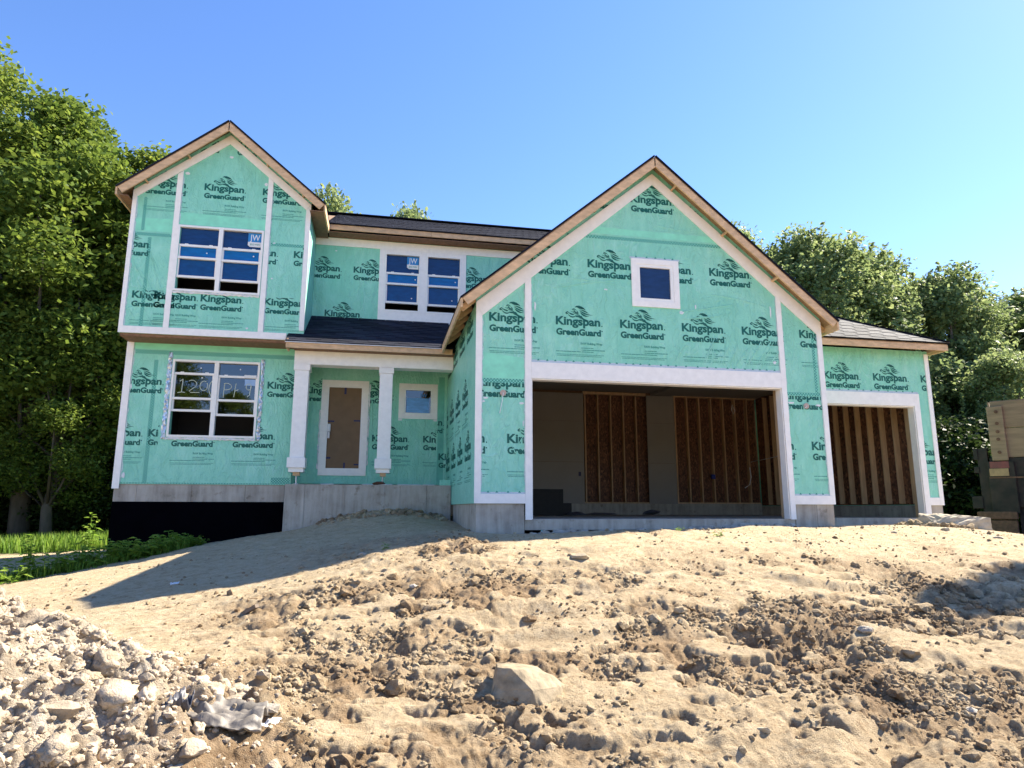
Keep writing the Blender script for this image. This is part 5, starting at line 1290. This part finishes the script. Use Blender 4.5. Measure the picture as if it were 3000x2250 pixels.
# ------------------------------------------------------------------ vegetation
def mat_leaf(name, c0, c1, c2, trans=.36):
    N = NT(name)
    g = N.n('ShaderNodeNewGeometry')
    oi = N.n('ShaderNodeObjectInfo')
    a = N.n('ShaderNodeMath', operation='MULTIPLY_ADD'); N.l(oi.outputs['Random'], a.inputs[0]); a.inputs[1].default_value = .3; N.l(g.outputs['Random Per Island'], a.inputs[2])
    b_ = N.n('ShaderNodeMath', operation='MULTIPLY'); N.l(a.outputs[0], b_.inputs[0]); b_.inputs[1].default_value = .77
    c = ramp(N, b_.outputs[0], [(0, c0), (.55, c1), (1, c2)])
    d = N.n('ShaderNodeBsdfPrincipled'); N.l(c, d.inputs['Base Color']); d.inputs['Roughness'].default_value = .6; d.inputs['Specular IOR Level'].default_value = .2
    t = N.n('ShaderNodeBsdfTranslucent'); hs = N.n('ShaderNodeHueSaturation'); hs.inputs['Hue'].default_value = .485; hs.inputs['Value'].default_value = 1.9; N.l(c, hs.inputs['Color']); N.l(hs.outputs[0], t.inputs[0])
    mx = N.n('ShaderNodeMixShader'); mx.inputs[0].default_value = trans; N.l(d.outputs[0], mx.inputs[1]); N.l(t.outputs[0], mx.inputs[2])
    N.l(mx.outputs[0], N.out.inputs[0]); return N.m
M['leaf_a'] = mat_leaf('maple_leaves', (.055, .10, .018), (.11, .165, .028), (.185, .235, .045))
M['leaf_b'] = mat_leaf('cool_green_leaves', (.04, .08, .022), (.075, .13, .03), (.13, .185, .042))
M['leaf_c'] = mat_leaf('grey_green_leaves', (.10, .15, .06), (.165, .22, .085), (.25, .30, .13))  # grey-green, lightened to put the slight haze into the leaf colour
M['leaf_d'] = mat_leaf('shade_tinted_leaves', (.018, .035, .010), (.03, .055, .014), (.05, .08, .02), .2)  # greens darkened so the shade inside the wood is in the colour
M['bark'] = simple('grey_brown_bark', (.10, .085, .07), .9, .3, 5, .6, 20, stretch=(1, 1, .3))
def leafmesh(name, pts, size, up_bias=.5, seed=0):
    g = np.random.default_rng(seed); n = len(pts)
    nrm = g.normal(0, 1, (n, 3)); nrm[:, 2] = np.abs(nrm[:, 2]) + up_bias; nrm /= np.linalg.norm(nrm, axis=1)[:, None]
    t = g.normal(0, 1, (n, 3)); t -= nrm * (t * nrm).sum(1)[:, None]; t /= np.linalg.norm(t, axis=1)[:, None]
    b = np.cross(nrm, t); s = (size * g.uniform(.55, 1.25, n))[:, None]
    V = np.stack([pts - t * s * .55, pts + b * s * .33 - t * s * .05 + nrm * s * .06, pts + t * s * .6 - nrm * s * .08, pts - b * s * .33 - t * s * .05 + nrm * s * .06], 1).reshape(-1, 3)
    me = bpy.data.meshes.new(name); me.vertices.add(n * 4); me.vertices.foreach_set('co', V.astype(np.float32).ravel())
    me.loops.add(n * 4); me.loops.foreach_set('vertex_index', np.arange(n * 4, dtype=np.int32))
    me.polygons.add(n); me.polygons.foreach_set('loop_start', np.arange(0, n * 4, 4, dtype=np.int32)); me.polygons.foreach_set('loop_total', np.full(n, 4, np.int32)); me.update(calc_edges=True)
    return me
def crown_points(lobes, n, g, clump=.26, per=14):
    """leaves gathered in sprays that sit in the outer shell of each lobe"""
    w = np.array([l[3] * l[3] for l in lobes]); w = w / w.sum(); k = g.choice(len(lobes), n // per, p=w)
    L = np.array(lobes)[k]; d = g.normal(0, 1, (len(k), 3)); d /= np.linalg.norm(d, axis=1)[:, None]
    r = g.uniform(.35, 1.0, len(k)) ** .45
    c = L[:, :3] + d * (r * L[:, 3])[:, None] * np.array([1, 1, .8])
    p = np.repeat(c, per, 0) + np.clip(g.normal(0, clump, (len(k) * per, 3)), -2 * clump, 2 * clump) * np.array([1, 1, .55])
    p[:, 2] -= .25 * np.hypot(*(p - np.repeat(c, per, 0))[:, :2].T)
    return p
def make_tree(seed, H, R, base, n, leaf, size, shoots=0, label='', cat='tree', group=None, nl=22, loc=(0, 0, 0), kind_='tree', slim=1.0):
    g = np.random.default_rng(seed); rd = random.Random(seed); lobes = []
    for k in range(nl):
        h = base + (H - base) * ((k + .5) / nl) ** .85; t = (h - base) / (H - base)
        prof = math.sin(math.pi * min(1, .18 + t * .80)) ** .7 * R
        a = k * 2.4 + rd.uniform(-.4, .4); rr = prof * rd.uniform(.45, .82); lr = R * rd.uniform(.22, .42) * (1.1 - .45 * t)
        lobes.append((math.cos(a) * rr, math.sin(a) * rr, h - lr * .5, lr))
    lobes.append((0, 0, H - R * .25, R * .25)); lobes.append((0, 0, (H + base) * .55, R * .42))
    pts = crown_points(lobes, n, g, clump=size * 1.7)
    if shoots:
        for k in range(shoots):
            a = rd.uniform(0, 6.28); rr = R * math.sqrt(rd.random()) * .95; t = 1 - (rr / R) ** 2 * .5
            z0 = base + (H - base) * t * .93; ln = rd.uniform(.8, 1.9); m = 60
            tt = g.uniform(0, 1, m)[:, None]
            q0 = np.array([math.cos(a) * rr, math.sin(a) * rr, z0 - .6]); dr = np.array([rd.uniform(-.05, .5), rd.uniform(-.2, .2), 1.0]) * ln
            pts = np.concatenate([pts, q0 + dr * tt + g.normal(0, .16, (m, 3)) * (1.15 - tt)])
    root = thing(kind_, loc, label, cat, group)
    cme = leafmesh('crown', pts, size, seed=seed)
    link('crown', cme, M[leaf], root, loc)
    mb = MB(); tr_ = R * .055 + .05
    tp = [(rd.uniform(-.15, .15) * k, rd.uniform(-.15, .15) * k, -.6 + (H * .8) * k / 5) for k in range(6)]
    mb.tube(tp, [tr_ * (1.25 - .2 * k) for k in range(6)], 9)
    for l in lobes[:-2]:
        k = min(4, max(1, int(l[2] / (H * .8) * 5) - 1)); a = Vector(tp[k]); b = Vector(l[:3]); md = a.lerp(b, .5) + Vector((0, 0, -.3))
        mb.tube([a, md, b], [tr_ * .42, tr_ * .28, tr_ * .10], 5)
    tm = pyd('trunk', mb.v, mb.f, M['bark'], None, True); tm.location = loc; WL[tm] = Vector(loc); tm.parent = root; tm.matrix_parent_inverse = Matrix.Translation(-Vector(loc))
    return root
def copy_tree(src, loc, sc_=(1, 1, 1), rz=0, label=None, group=None):
    o = src.copy(); COL.objects.link(o); o.location = loc; o.scale = sc_; o.rotation_euler = (0, 0, rz)
    for ch in src.children:
        c = ch.copy(); COL.objects.link(c); c.parent = o; c.location = (0, 0, 0); c.matrix_parent_inverse = Matrix()
    if label: o['label'] = label
    if group: o['group'] = group
    return o
def norm_children(root):
    for c in root.children: c.location = (0, 0, 0); c.matrix_parent_inverse = Matrix()
zb = lambda x, y: float(base_z(np.array([x]), np.array([y]))[0]) - .05
GL_ = 'trees at the left edge of the lot'; GR_ = 'trees behind the garage'
# sources
T1 = make_tree(101, 20.5, 5.4, 5.2, 56000, 'leaf_a', .235, 0, 'tallest broadleaf tree, at the left picture edge', 'tree', GL_, 30, (-17.6, 28.5, zb(-17.6, 28.5)), 'maple_tree')
T2 = make_tree(102, 18.0, 4.6, 5.0, 50000, 'leaf_a', .225, 0, 'broadleaf tree with a rounded top between the tallest one and the bay roof', 'tree', GL_, 26, (-12.9, 28.2, zb(-12.9, 28)), 'maple_tree')
T3 = make_tree(103, 13.6, 4.8, 1.2, 50000, 'leaf_c', .21, 150, 'grey-green tree with upright windblown shoots behind the garage gable', 'tree', GR_, 26, (19.0, 26.0, zb(19.0, 26)), 'poplar_tree')
T4 = make_tree(104, 11.6, 3.8, .6, 44000, 'leaf_c', .20, 14, 'green bushy tree rising above the right end of the single bay roof', 'tree', GR_, 24, (24.5, 24.5, zb(24.5, 24.5)), 'ash_tree')
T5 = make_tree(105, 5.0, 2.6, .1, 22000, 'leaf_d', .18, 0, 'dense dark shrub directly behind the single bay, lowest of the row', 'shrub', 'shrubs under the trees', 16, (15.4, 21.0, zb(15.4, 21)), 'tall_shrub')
T6 = make_tree(106, 9.6, .40, 3.8, 30000, 'leaf_b', .11, 0, 'slender tree standing outside the right picture edge', 'tree', None, 16, (16.3, 10.15, zb(16.3, 10.15)), 'slender_tree')
for t_ in (T1, T2, T3, T4, T5, T6): norm_children(t_)
left = [(T2, -9.6, 29.5, .92, 'broadleaf tree whose top meets the left slope of the bay roof'), (T1, -14.8, 33, .95, 'tall tree second from the left edge, behind the rounded one'), (T2, -22.0, 27.0, 1.0, 'broadleaf tree cut by the left picture edge'),
        (T2, -16.4, 25.5, .60, 'bright lower tree in front of the tallest one at the left edge'), (T1, -11.6, 27.2, .50, 'lower leafy tree just left of the bay wall'), (T1, -7.2, 32.0, .72, 'tree mostly hidden behind the bay roof'), (T2, -19.6, 23.5, .55, 'smallest tree of the left group, low at the picture edge')]
for k, (s_, x, y, q_, lb) in enumerate(left): copy_tree(s_, (x, y, zb(x, y)), (q_, q_, q_), k * 1.7 + .5, lb, GL_)
mid = [(T4, -2.9, 31.5, 1.44, 'pale tree top showing just right of the bay roof'), (T4, .8, 31.0, 1.38, 'green tree top peeking over the middle of the main roof'), (T3, 4.4, 33.0, 1.16, 'few leaf tips above the main roof left of the garage gable')]
for k, (s_, x, y, q_, lb) in enumerate(mid): copy_tree(s_, (x, y, zb(x, y)), (q_ * .58, q_ * .58, q_ * .96), k * 2.1 + (.4 if k == 1 else 0), lb, 'tree tops over the main roof')
right = [(T3, 15.2, 27.0, 1.0, 'grey-green tree with shoots just right of the gable slope'), (T3, 23.0, 27.5, .99, 'grey-green tree in the middle of the right-hand group'), (T4, 27.6, 25.5, .92, 'green tree with a notch of sky on its left, far right'),
         (T4, 31.2, 25.0, .93, 'green tree at the right picture edge above the truck body'), (T4, 19.6, 22.5, .66, 'low green tree between the single bay corner and the truck'), (T4, 23.0, 21.0, .60, 'low green tree behind the truck body'), (T3, 34.0, 29.0, .95, 'grey-green tree farthest right'), (T4, 26.8, 20.5, .55, 'smallest green tree of the right-hand group, beyond the truck')]
for k, (s_, x, y, q_, lb) in enumerate(right): copy_tree(s_, (x, y, zb(x, y)), (q_, q_, q_), k * 1.3 + 1, lb, GR_)
shr = [(17.0, 20.2, .85, 'dark shrub second from the garage corner'), (18.9, 19.6, .8, 'dark shrub just left of the truck body'), (21.2, 19.5, .8, 'dark shrub behind the left post of the truck body'), (13.8, 22.6, 1.0, 'dark shrub hidden behind the single bay wall'), (24.0, 19.0, .8, 'dark shrub behind the truck at the picture edge'),
       (-9.4, 29.6, .85, 'dark shrub nearest the foundation in the left shade'), (-12.0, 30.0, .8, 'dark shrub in the left shade, second from the foundation'), (-14.8, 30.5, .9, 'dark shrub in the left shade, third from the foundation'), (-18.4, 30.0, .8, 'dark shrub at the left picture edge in the shade'), (-8.2, 29.6, 1.0, 'dark shrub behind the house corner'), (-16.4, 29.5, 1.1, 'dark shrub deep under the tallest tree')]
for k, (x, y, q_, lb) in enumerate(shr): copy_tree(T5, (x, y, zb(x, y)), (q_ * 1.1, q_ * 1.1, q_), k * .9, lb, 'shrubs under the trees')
back = [(T1, -18.5, -31, .80, 'tree behind the photographer, mirrored dark in the lower left window'), (T2, -13.2, -33, .68, 'tree behind the photographer, mirrored in the middle of the lower window'), (T2, -8.0, -36, .5, 'low tree behind the photographer'), (T1, -24, -30, .85, 'tall tree far behind the photographer at the left')]
for k, (s_, x, y, q_, lb) in enumerate(back): copy_tree(s_, (x, y, -1.7), (q_, q_, q_), k, lb, 'trees across the road')
# wood behind everything
def wood(n=52000):
    g = np.random.default_rng(500); pts = []
    th = g.uniform(-1.02, 1.25, n); r = g.uniform(36, 50, n); x = r * np.sin(th + YAW * 0); y = r * np.cos(th)
    top = 8.5 + 2.5 * fbm(x, y, .12, 3, 600) + 1.0 * fbm(x, y, .6, 2, 601); top = np.where((x > -6) & (x < 12), top * .9, top)
    z = -1.3 + top * g.uniform(0, 1, n) ** .8
    return np.stack([x, y, z], 1)
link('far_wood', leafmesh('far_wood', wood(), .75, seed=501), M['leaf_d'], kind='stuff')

# weeds and grass
def blades(name, xs, ys, h, w, mat, seed, lean=.35, parent=None, kind='stuff', zf=ground_z):
    g = np.random.default_rng(seed); n = len(xs); z = zf(xs, ys) - .02
    a = g.uniform(0, 6.283, n); hh = h * g.uniform(.4, 1.15, n); L = lean * g.uniform(.2, 1.3, n) * hh; ww = w * g.uniform(.6, 1.3, n)
    dx, dy = np.cos(a), np.sin(a); px_, py_ = -dy * ww / 2, dx * ww / 2
    b0 = np.stack([xs + px_, ys + py_, z], 1); b1 = np.stack([xs - px_, ys - py_, z], 1)
    m0 = np.stack([xs + dx * L * .4 + px_ * .8, ys + dy * L * .4 + py_ * .8, z + hh * .6], 1); m1 = np.stack([xs + dx * L * .4 - px_ * .8, ys + dy * L * .4 - py_ * .8, z + hh * .6], 1)
    t = np.stack([xs + dx * L, ys + dy * L, z + hh], 1)
    V = np.stack([b0, b1, m1, m0, t], 1).reshape(-1, 3); i = np.arange(n) * 5
    f = [tuple(q) for q in np.stack([i, i + 1, i + 2, i + 3], 1)] + [tuple(q) for q in np.stack([i + 3, i + 2, i + 4], 1)]
    return pyd(name, V, f, mat, parent, kind=kind)
M['grass'] = mat_leaf('fresh_grass', (.07, .14, .015), (.12, .22, .03), (.20, .28, .06), .4)
def dgr(x, y): return sst(-x + .5 * fbm(x, y, .8, 3, 91), 5.9, 6.6) * sst(y + .6 * fbm(x, y, .5, 2, 92), 21.6, 22.6) * (.35 + np.clip(fbm(x, y, .7, 3, 93) + .4, 0, 1))
x, y = sample(14000, (-20, -5.4), (21.4, 28), dgr); blades('grass', x, y, .50, .04, M['grass'], 61)
def dlow(x, y):
    return np.exp(-((y - (13.9 + .62 * (x + 4.8))) / .38) ** 2) * (x > -6.2) * (.4 + fbm(x, y, 1.2, 2, 95))
def weed(seed, n=26, h=.34, w=.07, upright=.5):
    """one leafy weed: a stem with alternating pointed leaves"""
    g = random.Random(seed); mb = MB(); v = []; f = []
    for s_ in range(g.randint(3, 5)):
        a0 = g.uniform(0, 6.28); lean = g.uniform(.05, .5 * (1 - upright) + .15); hh = h * g.uniform(.6, 1.1)
        top = Vector((math.cos(a0) * lean, math.sin(a0) * lean, hh))
        for k in range(n // 4):
            t = (k + 1) / (n / 4); p = top * t; a = a0 + k * 2.4 + g.uniform(-.3, .3); ll = w * 2.2 * (1.2 - .6 * t) * g.uniform(.7, 1.2); wd = w * .42
            d = Vector((math.cos(a), math.sin(a), g.uniform(-.1, .5))); sd = Vector((-math.sin(a), math.cos(a), 0)); i = len(v)
            v += [p, p + d * ll * .5 + sd * wd, p + d * ll - Vector((0, 0, ll * .35)), p + d * ll * .5 - sd * wd]
            f.append((i, i + 1, i + 2, i + 3))
        i = len(v); sd = Vector((.006, 0, 0)); v += [-sd, sd, top + sd * .5, top - sd * .5]; f.append((i, i + 1, i + 2, i + 3))
    me = bpy.data.meshes.new('weed'); me.from_pydata([tuple(p) for p in v], [], f); me.materials.append(M['grass']); return me
wm_ = [weed(k, 28, .30 + .04 * (k % 3), .08) for k in range(5)]; wt = [weed(20, 60, .85, .10, 1.0), weed(21, 52, .7, .09, 1.0)]
def put_weed(me, x, y, s_, label, group, cat='weed', yaw=0):
    o = link('weed', me, None, None, (x, y, gz(x, y) - .02)); o.scale = (s_,) * 3; o.rotation_euler = (0, 0, yaw); prop(o, label, cat, group)
wr = random.Random(77)
for k in range(40):
    t = wr.random(); x = -5.5 + 1.7 * t + wr.uniform(-.15, .15); y = 13.5 + .85 * t + wr.uniform(-.25, .35)
    put_weed(wm_[k % 5], x, y, wr.uniform(.8, 1.35), 'low green weed in the strip at the foot of the black foundation wall', 'weeds along the black foundation', yaw=wr.uniform(0, 6))
for k in range(16):
    x = -6.9 + wr.uniform(0, 1.0); y = 12.9 + wr.uniform(-.4, .5)
    put_weed(wm_[k % 5], x, y, wr.uniform(.8, 1.3), 'low green weed at the left picture edge in front of the shaded dirt', 'weeds at the left edge', yaw=wr.uniform(0, 6))
for k in range(14):
    x = wr.uniform(-4.2, -3.4); y = 14.6 + (x + 4.1) * .28 + wr.uniform(-.1, .2)
    put_weed(wm_[k % 5], x, y, wr.uniform(.4, .75), 'small weed in the shade between black foundation and sand', 'weeds in the foundation shade', yaw=wr.uniform(0, 6))
put_weed(wt[0], -5.85, 13.2, .85, 'tall pointed weed at left standing against the shaded dirt', None)
put_weed(wt[1], -8.2, 21.9, 1.45, 'tall pale-flowered weed by the left corner of the black wall', None)
put_weed(wt[1], -5.25, 13.9, .55, 'dark single weed in the shaded dirt left of the weed strip', None)
x, y = sample(1500, (-6.3, -3.6), (12.8, 15.0), lambda x, y: np.exp(-((y - (13.85 + .5 * (x + 4.9))) / .3) ** 2)); blades('short_grass', x, y, .22, .018, M['grass'], 62)
for k, (x, y) in enumerate(((4.4, 9.6), (4.9, 9.3), (.1, 9.0))):
    put_weed(wm_[k], x, y, .32, ('tiny sprout in the sunlit sand before the double garage', 'second tiny sprout right of the other in the sunlit sand', 'tiny sprout at the shadow edge below the porch')[k], None, 'sprout')
